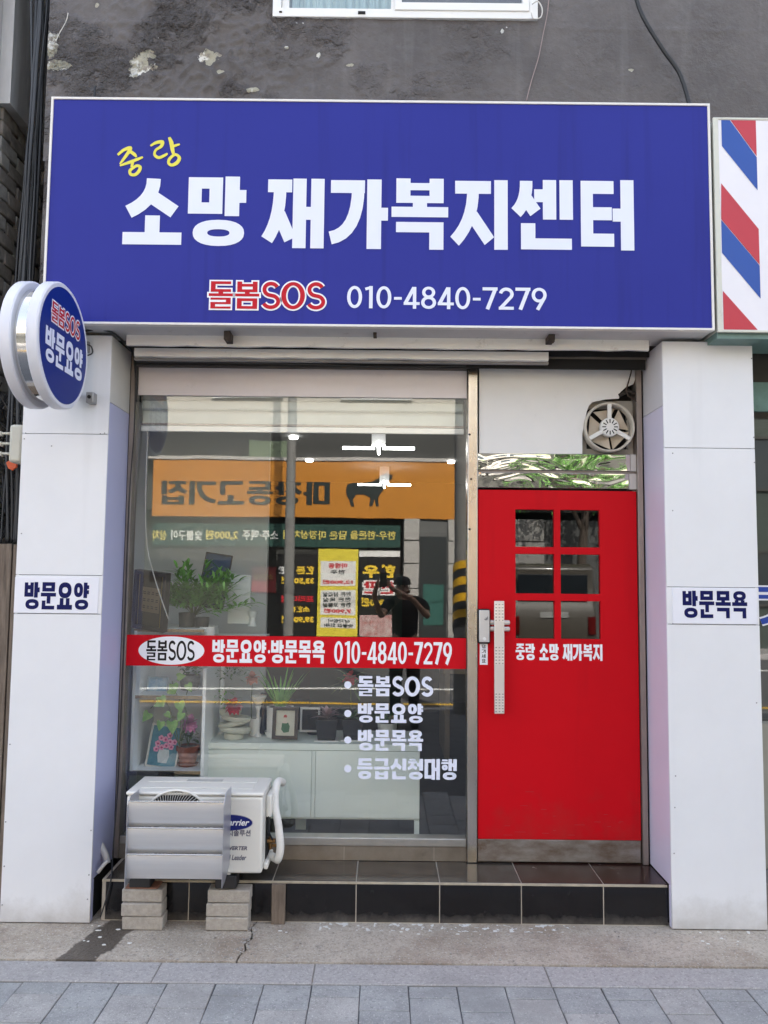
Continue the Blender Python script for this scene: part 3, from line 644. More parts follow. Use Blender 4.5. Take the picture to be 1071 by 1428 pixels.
# upstairs window
wn = obj('window', (lambda f: MB().plate([WX0, WX0+.045, WX1-.045, WX1], [WZ-.01, WZ+.04, WZ+1.25, WZ+1.3], {(1, 1)}, YW-.022, YW+.06))(0), M_frame_w, bld, bevel=.003)
xm = U(553, 8, YW)[0]
z0 = WZ+.042
obj('sash', MB().plate([WX0+.047, WX0+.085, xm-.03, xm+.012], [z0, z0+.022, z0+1.15, z0+1.2], {(1, 1)}, YW+.012, YW+.04), M_frame_w, wn, bevel=.002)
obj('sash', MB().plate([xm-.01, xm+.028, WX1-.085, WX1-.047], [z0-.012, z0+.032, z0+1.15, z0+1.2], {(1, 1)}, YW-.03, YW+.008), M_frame_w, wn, bevel=.003)
obj('pane', MB().box(WX0+.085, xm-.03, YW+.022, YW+.028, z0+.022, z0+1.15), M_glass, wn)
obj('pane', MB().box(xm+.028, WX1-.085, YW-.014, YW-.008, z0+.032, z0+1.15), M_glass, wn)
M_curt = mat('pale teal curtain', (.42, .56, .58), .8, var=.25, vscale=5, stretch=(5, 1, .4))
cv = MB(); n = 90
for i in range(n+1):
    x = WX0+.05+(xm-WX0-.02)*i/n; y = YW+.1+.012*math.sin(i*.7)+.006*math.sin(i*1.9)
    cv.v += [(x, y, WZ), (x, y, WZ+1.3)]
    if i < n: cv.f.append((2*i, 2*i+1, 2*i+3, 2*i+2))
obj('curtain', cv, M_curt, wn)
obj('room_back', MB().box(WX0-.3, WX1+.3, YW+.6, YW+.62, WZ-.3, WZ+1.5), mat('dim room wall', (.12, .13, .14), .9), wn)
obj('sill_vent', MB().box(-.60, -.585, YW-.026, YW-.022, WZ+.01, WZ+.018), M_dark, wn)
obj('sill_vent', MB().box(-.17, -.13, YW-.026, YW-.022, WZ+.006, WZ+.022), M_dark, wn)
# soffit strips between the sign and the shop front
def strip(px0, px1, py0, py1, Y, depth, m, name, jag=0):
    x0, x1, z0, z1 = RC(px0, py0, px1, py1, Y)
    n = 26; top = []; bot = []
    for i in range(n+1):
        x = x0+(x1-x0)*i/n; bot.append((x, z0+(rnd.uniform(-jag, jag) if 0 < i < n else 0))); top.append((x, z1))
    mb = MB()
    for i in range(n): 
        mb.v += []
    mb.prism(bot+top[::-1], Y, Y+depth)
    return obj(name, mb, m, bld)
strip(176, 905, 470.5, 485, 3.99, .02, M_frame_w, 'soffit_board', .003)
strip(187, 765, 488, 499.5, 4.08, .03, M_frame_w, 'shutter_slat', .003)
strip(187, 765, 501, 504.5, 4.12, .03, mat('grey slat', (.4, .39, .38), .5, var=.3), 'shutter_slat')
strip(180, 905, 466, 474, 4.015, .01, M_dark, 'painted_gap_shade')  # black strips stand in for the shade between sign and boards
strip(187, 905, 484, 494, 4.13, .01, M_dark, 'painted_gap_shade', .002)
strip(187, 900, 498, 512, 4.165, .01, M_dark, 'painted_gap_shade')
obj('lintel', MB().box(-1.40, 1.42, 4.2, 4.38, 2.90, 3.05), mat('stained lintel', (.10, .085, .075), .8, var=.4), bld)
obj('soffit_plate', MB().box(-1.40, 1.42, 3.965, 4.2, 2.945, 2.955), M_soffit, bld)
obj('ceiling_beam', MB().box(U(766, 495, 4.2)[0], 1.405, 4.17, 4.262, U(830, 505, 4.2)[1], U(830, 489, 4.2)[1]), M_steel_d, bld, bevel=.003)

# ================================================================== PILLARS
def pillar(label, x0, x1, inner, screws, zj, revj, mat_low, mat_up, rev0=.0):
    t = thing('pillar', label, 'pillar', ((x0+x1)/2, YP, 0)); 
    top = 2.90
    core_ = MB().box(x0+.012, x1-.012, YP+.012, 4.385, 0, top-.01); obj('pillar_core', core_, M_dark, t)
    zb = .004
    # front sheets with a hairline joint
    cuts = sorted([zb]+zj+[top])
    for a, b in zip(cuts, cuts[1:]):
        obj('front_panel', MB().box(x0, x1, YP, YP+.009, a+.0012, b-.0012), M_white, t, bevel=.0015, seg=1)
    xi = x1 if inner > 0 else x0
    s = -1 if inner > 0 else 1
    xa, xb = sorted((xi, xi+s*.009))
    cuts = [zb, revj[0], revj[1], top]
    ms = [mat_low, mat_low, mat_up]
    for (a, b), m in zip(zip(cuts, cuts[1:]), ms):
        y1 = YF-.012 if b <= revj[0]+.001 else 4.262
        obj('reveal_panel', MB().box(xa, xb, YP+.0105, y1, a+.0012, b-.0012), m, t, bevel=.001, seg=1)
    xo = x0 if inner > 0 else x1-.009
    obj('side_panel', MB().box(xo, xo+.009, YP+.0105, 4.38, zb, top), M_white, t)
    for px, py in screws:
        x, z = U(px, py, YP); obj('screw', MB().lathe([(.0035, 0), (.0035, -.0015), (.002, -.0028)], (x, YP-.0003, z), 'y', n=8), mat('screw head', (.3, .3, .32), .4, .6), t)
    return t
pl = pillar('white clad pillar on the left with the sign board reading 방문요양', -1.835, -1.400, 1,
            [(36, 604), (146, 604), (34, 612), (30, 744), (14, 1038), (8, 1146), (6, 1208), (3, 1262), (127, 1158), (122, 1254), (124, 1220), (72, 622), (140, 605)],
            [U(90, 605, YP)[1], U(80, 802, YP)[1], U(80, 856, YP)[1]], [.20, U(150, 560, YP)[1]], M_lav, M_white2)
pr = pillar('white clad pillar on the right with the sign board reading 방문목욕', 1.412, 1.872, -1,
            [(1048, 500), (938, 632), (1051, 610), (1052, 645), (938, 712), (942, 1082), (941, 1126), (940, 1190), (1055, 980), (938, 870)],
            [U(990, 625, YP)[1], U(990, 819, YP)[1], U(990, 871, YP)[1]], [.20, U(933, 565, YP)[1]], M_lavR, mat('pale reveal sheet', (.70, .69, .72), .42, var=.06))
for P_, txt, tr, pr_ in ((pl, '방문요양', (34, 812, 124, 850), (20, 805, 137, 855)), (pr, '방문목욕', (952, 824, 1042, 862), (938, 820, 1056, 870))):
    x0, x1, z0, z1 = RC(*pr_, YP-.004)
    bd = obj('name_board', MB().box(x0, x1, YP-.0045, YP-.0005, z0, z1), mat('board white', (.78, .79, .86), .3), P_, bevel=.001, seg=1)
    obj('lettering', letters(txt, RC(*tr, YP-.005), YP-.0056, th=.175, tv=.21), M_navy, bd)

# ================================================================== SHOP FRONT
sf = thing('shopfront', 'shop window and red door in a steel frame between the white pillars', 'shopfront', (0, YG, ZT))
gx0, gx1 = -1.372, .452; gz0, gz1 = U(400, 1166, YG)[1], 2.665
hz = 2.822
obj('left_jamb', MB().box(-1.398, gx0, YG-.02, YG+.07, ZT+.002, 2.90), M_steel_d, sf, bevel=.003)
obj('header_rail', MB().box(gx0+.001, gx1-.001, YG-.012, YG+.05, hz, 2.862), M_steel_d, sf)
obj('header_panel', MB().box(gx0+.012, gx1-.003, YG-.006, YG+.004, gz1, hz-.002), mat('pinkish white sheet', (.76, .71, .72), .45, var=.04, dirt=((.5, .46, .45), 7, .6, .3)), sf, bevel=.001, seg=1)
gp = obj('glass_pane', MB().box(gx0+.001, gx1-.001, YG+.006, YG+.012, gz0, gz1+.03), M_glass, sf)
obj('bottom_rail', MB().box(gx0+.001, gx1-.001, YG-.018, YG+.06, ZT+.076, gz0), mat('worn alu rail', (.5, .49, .47), .35, .8, var=.3, vscale=4, dirt=((.25, .22, .18), 9, .6, .6)), sf, bevel=.004)
obj('bottom_sill', MB().box(gx0+.001, gx1-.001, YG-.012, YG+.06, ZT+.002, ZT+.075), mat('stained sill plate', (.34, .31, .27), .35, .6, col2=(.2, .17, .14), vscale=4, dirt=((.12, .10, .09), 7, .62, .6)), sf)
for px in (480, 605):
    x = U(px, 1182, YG)[0]; obj('sill_joint', MB().box(x-.002, x+.002, YG-.0135, YG-.0122, ZT+.003, ZT+.074), M_grout, sf)
obj('mullion', MB().box(gx1, .507, YG-.03, YG+.07, ZT+.001, 2.862), M_steel, sf, bevel=.004)
obj('door_jamb', MB().box(1.372, 1.402, YG-.035, YG+.07, ZT+.001, 2.862), mat('brown steel jamb', (.36, .31, .28), .4, .7, var=.3, vscale=4, stretch=(3, 3, .6)), sf, bevel=.003)
obj('head_angle', MB().box(.508, 1.371, YG-.02, YG+.05, 2.833, 2.860), M_steel_d, sf)
for px, py in ((655, 738), (655, 606), (657, 668)):
    x, z = U(px, py, YG-.03); obj('bolt', MB().lathe([(.006, 0), (.006, -.002), (.003, -.004)], (x, YG-.0302, z), 'y', n=8), M_dark, sf)
# sheet over the door, its corner torn away for the fan
pp = [(668, 512), (885, 510), (887, 518), (886, 528), (883, 536), (873, 540), (865, 547), (863, 556), (845, 557), (826, 561), (821, 566), (818, 575), (815, 590), (812, 605), (812, 633), (668, 633)]
obj('transom_sheet', MB().prism([U(a, b, YG-.01) for a, b in pp][::-1], YG-.012, YG-.006), mat('transom white', (.77, .77, .77), .4, var=.04, dirt=((.5, .48, .46), 6, .62, .35)), sf, bevel=.0008, seg=1)
obj('transom_back', MB().box(.508, 1.371, YG+.16, YG+.17, 2.30, 2.832), M_dark, sf)
b0 = RC(665, 633, 887, 656, YG-.01); b1 = RC(665, 660, 889, 681, YG-.01)
obj('polished_strip', MB().box(.508, 1.34, YG-.014, YG+.03, b0[2], b0[3]), M_mirror, sf, bevel=.002)
obj('polished_strip', MB().box(.508, 1.33, YG-.018, YG+.03, b1[2], b1[3]), M_mirror, sf, bevel=.002)
obj('strip_end', MB().box(1.3415, 1.371, YG-.016, YG+.03, b0[2]-.001, b0[3]), mat('matt steel end', (.5, .49, .48), .5, .7), sf)
obj('strip_end', MB().box(1.3315, 1.371, YG-.019, YG+.03, b1[2]-.002, b1[3]), mat('matt steel end', (.5, .49, .48)), sf)
obj('rail_gap', MB().box(.508, 1.371, YG-.005, YG+.03, b1[3]+.001, b0[2]-.001), M_steel_d, sf)
# exhaust fan
fc = U(848, 597, YG); fan = thing('exhaust_fan', 'round yellowed exhaust fan in the torn corner above the red door', 'fan', (fc[0], YG, fc[1]))
R0 = .137
sq = RC(812, 556, 884, 633, YG+.02)
pl_ = [(fc[0]+.118*math.cos(2*math.pi*k/32), fc[1]+.118*math.sin(2*math.pi*k/32)) for k in range(32)]
obj('housing', MB().plate([sq[0]-.02, fc[0]-.112, fc[0]+.112, 1.371], [sq[2]+.0, fc[1]-.112, fc[1]+.112, sq[3]-.01], {(1, 1)}, YG+.03, YG+.05), mat('grey fan box', (.38, .36, .32), .5, var=.2), fan)
ring = [(R0-.012, .02), (R0-.012, -.03), (R0-.006, -.042), (R0, -.034), (R0+.003, .02)]
mbr = MB(); n = 40
mbr.v = [((r)*math.cos(2*math.pi*k/n)+fc[0], YG+h+.0, r*math.sin(2*math.pi*k/n)+fc[1]) for r, h in ring for k in range(n)]
mbr.f = [(i*n+k, i*n+(k+1) % n, (i+1)*n+(k+1) % n, (i+1)*n+k) for i in range(4) for k in range(n)]
obj('shroud_ring', mbr, M_fan, fan, smooth=True)
for k in range(5):
    a = 2*math.pi*k/5+.5; bl = MB(); pts = []
    for j in range(7):
        r = .03+.09*j/6; wdt = .52+.10*(j/6)
        for s_, yy in ((-1, .012), (1, -.012)):
            aa = a+s_*wdt*.9; pts.append((fc[0]+r*math.cos(aa), YG+.012+yy*.8, fc[1]+r*math.sin(aa)))
    bl.v = pts+[(p[0], p[1]+.002, p[2]) for p in pts]; bl.f = [(2*j, 2*j+1, 2*j+3, 2*j+2) for j in range(6)]+[(14+2*j, 14+2*j+2, 14+2*j+3, 14+2*j+1) for j in range(6)]
    obj('blade', bl, mat('beige fan blade', (.62, .54, .43), .45, var=.3, vscale=9), fan, smooth=True)
for a in (90, 210, 330):
    ca, sa = math.cos(R_(a)), math.sin(R_(a)); m = MB().box(.035, R0-.004, -.008, .0, -.011, .011)
    m.rot(Matrix.Rotation(-R_(a), 3, 'Y')).move((fc[0], YG-.026, fc[1])); obj('spoke', m, M_plastic, fan, bevel=.002)
hub = obj('motor_cap', MB().lathe([(.052, .02), (.052, -.008), (.047, -.014), (.02, -.017)], (fc[0], YG-.022, fc[1]), 'y', n=32), M_plastic, fan, smooth='auto')
sl_ = MB()
for k in range(12):
    a = 2*math.pi*k/12; m = MB().box(.02, .042, -.0006, .0, -.0028, .0028); m.rot(Matrix.Rotation(-a, 3, 'Y')).move((fc[0], YG-.0382, fc[1])); sl_.v, sl_.f = sl_.v+m.v, sl_.f+[tuple(i+len(sl_.v) for i in f) for f in m.f]
obj('vent_slots', sl_, M_dark, hub, kind='stuff')
obj('dark_cavity', MB().box(sq[0]-.02, 1.371, YG+.06, YG+.065, sq[2], 2.832), M_dark, fan)
mw = MB(); pts = [U(a, b, YG-.03) for a, b in ((882, 478), (883, 500), (880, 520), (873, 545), (876, 552), (888, 560))]
obj('fan_wire', mw.tube([(a, YG-.03, b) for a, b in pts], .004, 6), mat('brown wire', (.05, .03, .02), .6), fan)
obj('wiring_clump', MB().tube([(U(862, 552, YG)[0], YG-.004, U(862, 552, YG)[1]), (U(876, 546, YG)[0], YG-.012, U(876, 546, YG)[1]), (U(888, 552, YG)[0], YG-.01, U(888, 552, YG)[1]), (U(887, 575, YG)[0], YG+.0, U(887, 575, YG)[1])], [.012, .010, .012, .006], 7), mat('dark tape', (.03, .025, .022), .8), fan)

# door
dr_x0, dr_x1 = .510, 1.368; dz1 = U(780, 684, YG-.02)[1]; dz0 = U(780, 1171, YG-.02)[1]; YD = YG-.022
cols = [U(719, 800, YD)[0], U(773, 800, YD)[0], U(782, 800, YD)[0], U(837, 800, YD)[0]]
rows = [U(778, p, YD)[1] for p in (891, 838, 828, 773, 763, 711)]
door = obj('door', MB().plate([dr_x0]+cols+[dr_x1], [dz0]+rows+[dz1], {(i, j) for i in (1, 3) for j in (1, 3, 5)}, YD, YD+.042), M_door, sf, bevel=.0018, seg=1)
for i in (0, 2):
    for j in (0, 2, 4):
        obj('pane', MB().box(cols[i]-.002, cols[i+1]+.002, YD+.016, YD+.021, rows[j]-.002, rows[j+1]+.002), M_glass_d, door)
obj('kick_plate', MB().box(dr_x0, dr_x1-.004, YD-.002, YD+.04, ZT+.008, dz0-.001), M_kick, door, bevel=.002)
hx0, hx1, hz0, hz1 = RC(689, 838, 703, 995, YD-.05)
hd = obj('handle', MB().box(hx0, hx1, YD-.062, YD-.05, hz0, hz1), mat('satin handle steel', (.72, .68, .66), .35, .6, var=.08), door, bevel=.003)
dots = MB()
for za, zb in ((843, 865), (903, 925), (968, 992)):
    n = 6 if zb != 992 else 7
    for k in range(n):
        z = U(696, za+(zb-za)*k/(n-1), YD-.06)[1]
        for q in (-.017, 0, .017):
            x = (hx0+hx1)/2+q; dots.box(x-.0045, x+.0045, YD-.0635, YD-.0622, z-.003, z+.003)
obj('raised_studs', dots, mat('stud steel', (.85, .84, .84), .25, .7), hd, kind='stuff')
for py in (868, 877):
    x, z = U(706, py, YD); obj('standoff', MB().lathe([(.009, 0), (.009, -.05)], (hx0+.012, YD, z), 'y', n=14), mat('satin handle steel', (.72, .68, .66)), door)
    obj('rose', MB().box(U(680, py, YD)[0], U(711, py, YD)[0], YD-.016, YD-.0, z-.013, z+.013), mat('satin handle steel', (.7, .7, .7)), door, bevel=.012)
lx0, lx1, lz0, lz1 = RC(666, 849, 684, 898, YD-.02)
lk = obj('lock', MB().box(lx0, lx1, YD-.026, YD, lz0, lz1), M_black, door, bevel=.012)
obj('lock_face', MB().box(lx0+.007, lx1-.006, YD-.032, YD-.0262, lz0+.01, lz1-.006), mat('silver plastic', (.6, .6, .61), .3, .4), lk, bevel=.004)
obj('key_button', MB().lathe([(.009, 0), (.009, -.003), (.004, -.004)], ((lx0+lx1)/2+.001, YD-.0322, lz0+.027), 'y', n=16), mat('lock button', (.75, .75, .76), .3), lk)
bird = MB(); bx, bz = lx0+.044, lz1-.055
flat(bird, [(bx-.012, bz+.002), (bx-.004, bz-.006), (bx+.006, bz-.004), (bx+.010, bz+.006), (bx+.008, bz+.018), (bx+.002, bz+.006), (bx-.001, bz+.014), (bx-.003, bz+.003)], YD-.0326)
obj('bird_mark', bird, mat('grey print', (.2, .2, .22), .5), lk)
stx = RC(669, 896, 680, 927, YD)
stk = obj('sticker', MB().box(stx[0], stx[1], YD-.0012, YD-.0003, stx[2], stx[3]), M_letterW, door)
tm = MB(); n = 4
for k, ch in enumerate('당기세요'):
    zt = stx[3]-.012-k*.025; letters(ch, ((stx[0]+stx[1])/2-.010, (stx[0]+stx[1])/2+.010, zt-.019, zt), YD-.0018, th=.15, tv=.16, mb=tm)
obj('sticker_text', tm, M_black, stk)
sm = MB()
for k in range(16):
    x = dr_x0+rnd.uniform(.1, .8); z = dz0+abs(rnd.gauss(0, .10))+.02; l = rnd.uniform(.01, .06); a_ = rnd.uniform(-.5, .5)
    sm.box(x, x+l, YD-.0005, YD-.0002, z, z+.0012).rot(Matrix.Identity(3))
obj('scuffs', sm, mat('dull scuff', (.30, .05, .05), .7), door, kind='stuff')
dl = MB(); x0, x1, z0, z1 = RC(719, 898, 840, 921, YD)
dl = letters('중랑 소망 재가복지', (x0, x1, z0, z1), YD-.0015, th=.175, tv=.215)
obj('lettering', dl, M_letterW, door)
# band on the glass
YB = YG-.008
bx0, bx1 = -1.396, gx1-.004; bz0, bz1 = U(410, 930.5, YB)[1], U(410, 887.5, YB)[1]
band = obj('sticker_band', MB().box(bx0, bx1, YB, YB+.0015, bz0, bz1), mat('red sticker', (.55, .003, .012), .4, spec=.15), sf)
e0 = RC(193, 889, 285, 929, YB); 
obj('oval_patch', flat(MB(), ell((e0[0]+e0[1])/2, (bz0+bz1)/2, (e0[1]-e0[0])/2, (e0[3]-e0[2])/2-.001), YB-.0008), M_letterW, band)
zc = (bz0+bz1)/2
def bandtext(s, px0, px1, h, m, y, **k): x0, x1 = U(px0, 908, YB)[0], U(px1, 908, YB)[0]; return obj('lettering', letters(s, (x0, x1, zc-h/2, zc+h/2), y, **k), m, band)
bandtext('돌봄SOS', 204, 271, .106, M_black, YB-.0016, th=.135, tv=.17)
bandtext('방문요양·방문목욕', 296, 453, .122, M_letterW, YB-.0012, th=.165, tv=.2)
bandtext('010-4840-7279', 466, 630, .118, M_letterW, YB-.0012, th=.15, tv=.2)
for txt, x0, x1, y0, y1 in (('돌봄SOS', 499, 603, 943, 971), ('방문요양', 499, 590, 981, 1008), ('방문목욕', 499, 590, 1018, 1047), ('등급신청대행', 498, 637, 1058, 1087)):
    lt = letters(txt, RC(x0, y0, x1, y1, YB), YB-.0005, th=.17, tv=.215); bd_ = MB()
    dx, dz = U(485, y0+14-(2 if y0 < 950 else 0), YB); bd_.add([(x_, YB-.0005, z_) for x_, z_ in ell(dx, dz, .019, .019, 24)], [tuple(range(24))])
    obj('lettering', lt, M_letter, sf); obj('bullet_dot', bd_, M_letter, sf)

# ================================================================== BIG BLUE SIGN
sg = thing('shop_sign', 'large blue sign board above the shop with white Korean lettering', 'sign', (-.04, YS, 2.91))
sx0, sx1, sz0, sz1 = -1.700, 1.622, 2.912, 4.082
obj('sign_box', MB().box(sx0+.004, sx1-.004, YS+.012, YW-.004, sz0+.004, sz1-.004), M_soffit, sg)
fw = .012
obj('sign_frame', MB().plate([sx0, sx0+fw, sx1-fw, sx1], [sz0, sz0+fw, sz1-fw, sz1], {(1, 1)}, YS-.006, YS+.03), mat('cream aluminium trim', (.78, .76, .73), .35, var=.08), sg, bevel=.002)
obj('sign_face', MB().box(sx0+fw+.0005, sx1-fw-.0005, YS, YS+.011, sz0+fw+.0005, sz1-fw-.0005), M_sign, sg)
YL = YS-.003
big = [('소', 172, 249, 254, 341), ('망', 262, 246, 343, 343), ('재', 372, 249, 452, 346), ('가', 461, 250, 541, 347), ('복', 546, 249, 625, 348), ('지', 633, 251, 708, 348), ('센', 719, 251, 799, 348), ('터', 810, 251, 884, 349)]
def sylat(ch, r, y, th, tv, mb=None, e=0, conv=None):
    mb = mb or MB(); x0, x1, z0, z1 = r; g = syll(ch, th, tv, e)
    union_into(mb, g, (lambda u, v: (x0+(x1-x0)*u/.86, y, z0+(z1-z0)*v)) if conv is None else (lambda u, v: conv(x0+(x1-x0)*u/.86, z0+(z1-z0)*v))); return mb
for ch, a, b, c, d in big: obj('letter', sylat(ch, RC(a, b, c, d, YL), YL, .185, .215), M_letter, sg)
rr = RC(291, 393, 452, 431, YL)
obj('lettering_outline', letters('돌봄SOS', rr, YL, th=.13, tv=.17, e=.055), M_letterW, sg)
obj('lettering', letters('돌봄SOS', rr, YL-.0012, th=.13, tv=.17), M_red, sg)
obj('lettering', letters('010-4840-7279', RC(484, 400, 762, 431, YL), YL, th=.15, tv=.155), M_letter, sg)
# brush written 중랑
def brush(polys, Y):
    g = G()
    for pts, t in polys:
        p = [U(150+x/2.6775, 160+y/2.6775, Y) for x, y in pts]
        # smooth the polyline
        q = []
        for i in range(len(p)-1):
            p0 = p[max(0, i-1)]; p1 = p[i]; p2 = p[i+1]; p3 = p[min(len(p)-1, i+2)]
            for s in range(5):
                u = s/5; q.append(tuple(.5*((2*p1[k])+(-p0[k]+p2[k])*u+(2*p0[k]-5*p1[k]+4*p2[k]-p3[k])*u*u+(-p0[k]+3*p1[k]-3*p2[k]+p3[k])*u**3) for k in (0, 1)))
        q.append(p[-1]); ts = []
        for i in range(len(q)):
            u = i/(len(q)-1)*(len(t)-1); k = min(int(u), len(t)-2); ts.append((t[k]*(1-(u-k))+t[k+1]*(u-k))*.00175)
        g.S(q, ts)
    return g.p
mb = MB()
union_into(mb, brush([([(38, 150), (60, 132), (84, 124), (78, 140), (58, 168), (46, 184)], [7, 9, 11, 10, 8, 4]), ([(84, 136), (100, 148), (108, 158)], [9, 10, 5]),
  ([(46, 190), (80, 178), (112, 166), (132, 158)], [5, 9, 9, 5]), ([(94, 176), (90, 196)], [9, 7]),
  ([(96, 198), (84, 208), (86, 222), (102, 224), (116, 212), (122, 196), (110, 190), (96, 198)], [8, 9, 8, 9, 10, 9, 8, 8])], YL), lambda u, v: (u, YL, v))
obj('letter', mb, M_yellow, sg); mb = MB()
union_into(mb, brush([([(160, 116), (182, 104), (204, 102), (200, 118), (180, 132), (176, 150), (192, 160), (216, 150), (224, 144)], [5, 9, 11, 9, 7, 8, 9, 8, 4]),
  ([(230, 84), (238, 104), (242, 128), (246, 146)], [7, 12, 11, 8]), ([(240, 120), (256, 114), (270, 110)], [7, 8, 4]),
  ([(250, 148), (232, 164), (228, 180), (240, 188), (258, 180), (268, 164), (262, 152), (250, 148)], [8, 9, 8, 9, 11, 10, 8, 8])], YL), lambda u, v: (u, YL, v))
obj('letter', mb, M_yellow, sg)
for px, py in ((318, 474), (523, 466), (768, 475)):
    x, z = U(px, py, 3.93); s = .016 if px != 523 else .009
    obj('clamp_bracket', MB().box(x-s, x+s, 3.90, 3.985, z-.006, sz0+.003).box(x-s*.4, x+s*.9, 3.9, 3.93, z-.014, z-.0065), mat('rusty bracket', (.10, .08, .07), .7, .3, var=.4), sg, bevel=.002)
# small black cables that droop under the sign
def cab(pts, r=.004, n=6, m=None, name=None, lab=None, cat='cable', parent=None):
    v = [Vector(p) for p in pts]; q = []
    for i in range(len(v)-1):
        p0, p1, p2, p3 = v[max(0, i-1)], v[i], v[i+1], v[min(len(v)-1, i+2)]
        for s in range(6): u = s/6; q.append(.5*((2*p1)+(-p0+p2)*u+(2*p0-5*p1+4*p2-p3)*u*u+(-p0+3*p1-3*p2+p3)*u**3))
    q.append(v[-1]); o = obj(name or 'cable', MB().tube(q, r[0] if isinstance(r, list) else r, n), m or M_cable, parent, smooth=True)
    if lab: tag(o, lab, cat)
    return o
def W(px, py, Y): x, z = U(px, py, Y); return (x, Y, z)
cab([W(118, 462, 3.9), W(135, 459, 3.93), W(155, 463, 3.93), W(172, 476, 4.0), W(186, 494, 4.15), W(189, 520, 4.24), W(190, 560, 4.25)], .006, 7, None, 'cable', 'black cable curling from under the sign into the window corner')
cab([W(189, 520, 4.2), W(187, 600, 4.22), W(180, 700, 4.23), W(174, 860, 4.24), W(165, 1080, 4.24), W(158, 1180, 4.1), W(156, 1215, 3.995), W(152, 1240, 3.97), W(140, 1279, 3.95)], .0035, 6, None, 'cable', 'thin dark cable running down the left window jamb to the pavement')
for i, o in enumerate([((190, 505, 4.1), (300, 506, 4.1), (420, 508, 4.1), (560, 512, 4.1), (650, 510, 4.12))]): cab([W(*p) for p in o], .003, 6, None, 'cable', 'thin dark wire sagging along the head of the shop window')

# ================================================================== BARBER SIGN
bs = thing('striped_sign', 'white light box with red and blue diagonal barber stripes at the right edge', 'sign', (2.0, YS, 2.9))
tx0, tz0, tz1 = 1.655, U(1040, 461, YS)[1], U(1040, 167, YS)[1]
tx1 = 3.6
obj('sign_box', MB().box(tx0-.012, tx1, YS+.012, YW-.004, tz0-.0, tz1+.004), mat('cream sign housing', (.66, .67, .60), .45, var=.1, dirt=((.3, .33, .28), 8, .6, .5)), bs, bevel=.003)
obj('sign_frame', MB().plate([tx0-.018, tx0+.008, tx1-.01, tx1], [tz0-.01, tz0+.002, tz1-.002, tz1+.01], {(1, 1)}, YS-.004, YS+.0115), mat('cream sign housing', (.66, .67, .60)), bs, bevel=.003)
obj('sign_base', MB().box(tx0-.012, tx1, YS+.02, YW-.01, tz0-.035, tz0-.001), mat('teal sheet edge', (.20, .32, .30), .5, var=.3), bs)
obj('sign_face', MB().box(tx0+.0085, tx1-.0105, YS, YS+.011, tz0+.0025, tz1-.0025), mat('sign white', (.80, .79, .84), .35, var=.03), bs)
xa = tx0+.012; xb = xa+.186; H_ = tz1-tz0
def stripe(pts, m):
    pl = [U(p[0]/2.0019+536, p[1]/2.0019, YS) for p in pts]
    c = [(min(max(x, xa), xb), min(max(z, tz0+.004), tz1-.004)) for x, z in pl]
    obj('stripe', flat(MB(), c, YS-.0015), m, bs)
M_bred = mat('barber red', (.5, .03, .05), .35, var=.04); M_bblu = mat('barber blue', (.01, .07, .36), .35, var=.04)
stripe([(966, 332), (1060, 332), (1060, 437)], M_bred)
stripe([(940, 332), (964, 332), (1062, 440), (1062, 532), (942, 408)], M_bblu)
stripe([(940, 512), (1064, 640), (1064, 740), (940, 612)], M_bred)
stripe([(940, 614), (1064, 742), (1064, 834), (940, 706)], M_bblu)
stripe([(940, 812), (1042, 925), (940, 925)], M_bred)
obj('side_vent', MB().box(tx0-.0135, tx0-.0122, YS+.05, YS+.09, 3.45, 3.455).box(tx0-.0135, tx0-.0122, YS+.05, YS+.09, 3.47, 3.475).box(tx0-.0135, tx0-.0122, YS+.05, YS+.09, 3.49, 3.495), M_dark, bs, kind='stuff')
for k in range(12):
    x = 1.66+k*.035; z = tz0-.03
obj('roof_edge', MB().box(1.65, 3.3, YS+.1, YW-.01, tz1+.014, tz1+.03), mat('black flashing', (.03, .03, .03), .7), bs)

# ================================================================== ROUND PROJECTING SIGN
YC = 3.555; XC = -1.476; rc = .287
zc_ = U(62, 483, YC)[1]
rs = thing('round_sign', 'round blue projecting sign with white rims hung on the left pillar', 'sign', (XC-.075, YC, zc_))
def xlathe(prof, n=64): return MB().lathe(prof, (0, YC, zc_), 'x', n=n)
M_rim = mat('white rim plastic', (.72, .74, .82), .3, var=.06, vscale=4)
rs_r = obj('front_rim', xlathe([(rc-.03, XC-.050), (rc-.004, XC-.050), (rc, XC-.045), (rc, XC-.006), (rc-.006, XC), (rc-.022, XC), (rc-.026, XC-.004), (rc-.03, XC-.006)]), M_rim, rs, smooth='auto')
obj('rear_rim', xlathe([(rc-.03, XC-.165), (rc-.004, XC-.165), (rc, XC-.16), (rc, XC-.120), (rc-.006, XC-.115), (rc-.03, XC-.115)]), M_rim, rs, smooth='auto')
obj('chrome_drum', xlathe([(rc-.032, XC-.1145), (rc-.032, XC-.0505)]), mat('chrome drum', (.75, .74, .72), .10, 1, bump=.15, bscale=5), rs, smooth='auto')
obj('face', MB().lathe([(.01, XC+.0005), (rc-.023, XC+.0005), (rc-.023, XC-.0045), (.01, XC-.0045)], (0, YC, zc_), 'x', n=64), mat('deep blue film', (.006, .025, .21), .35, spec=.2), rs, smooth='auto')
cv3 = lambda u, v: (XC+.0015, YC+u, zc_+v)
cv4 = lambda u, v: (XC+.0025, YC+u, zc_+v)
def rl(text, rect, conv, m, name='lettering', **k):
    mb = MB(); gl, wd = layout(text, k.get('th', .165), k.get('tv', .2), k.get('e', 0)); f = fit(gl, rect, wd)
    for g in gl: union_into(mb, g, lambda u, v: conv(*f(u, v)))
    obj(name, mb, m, rs)
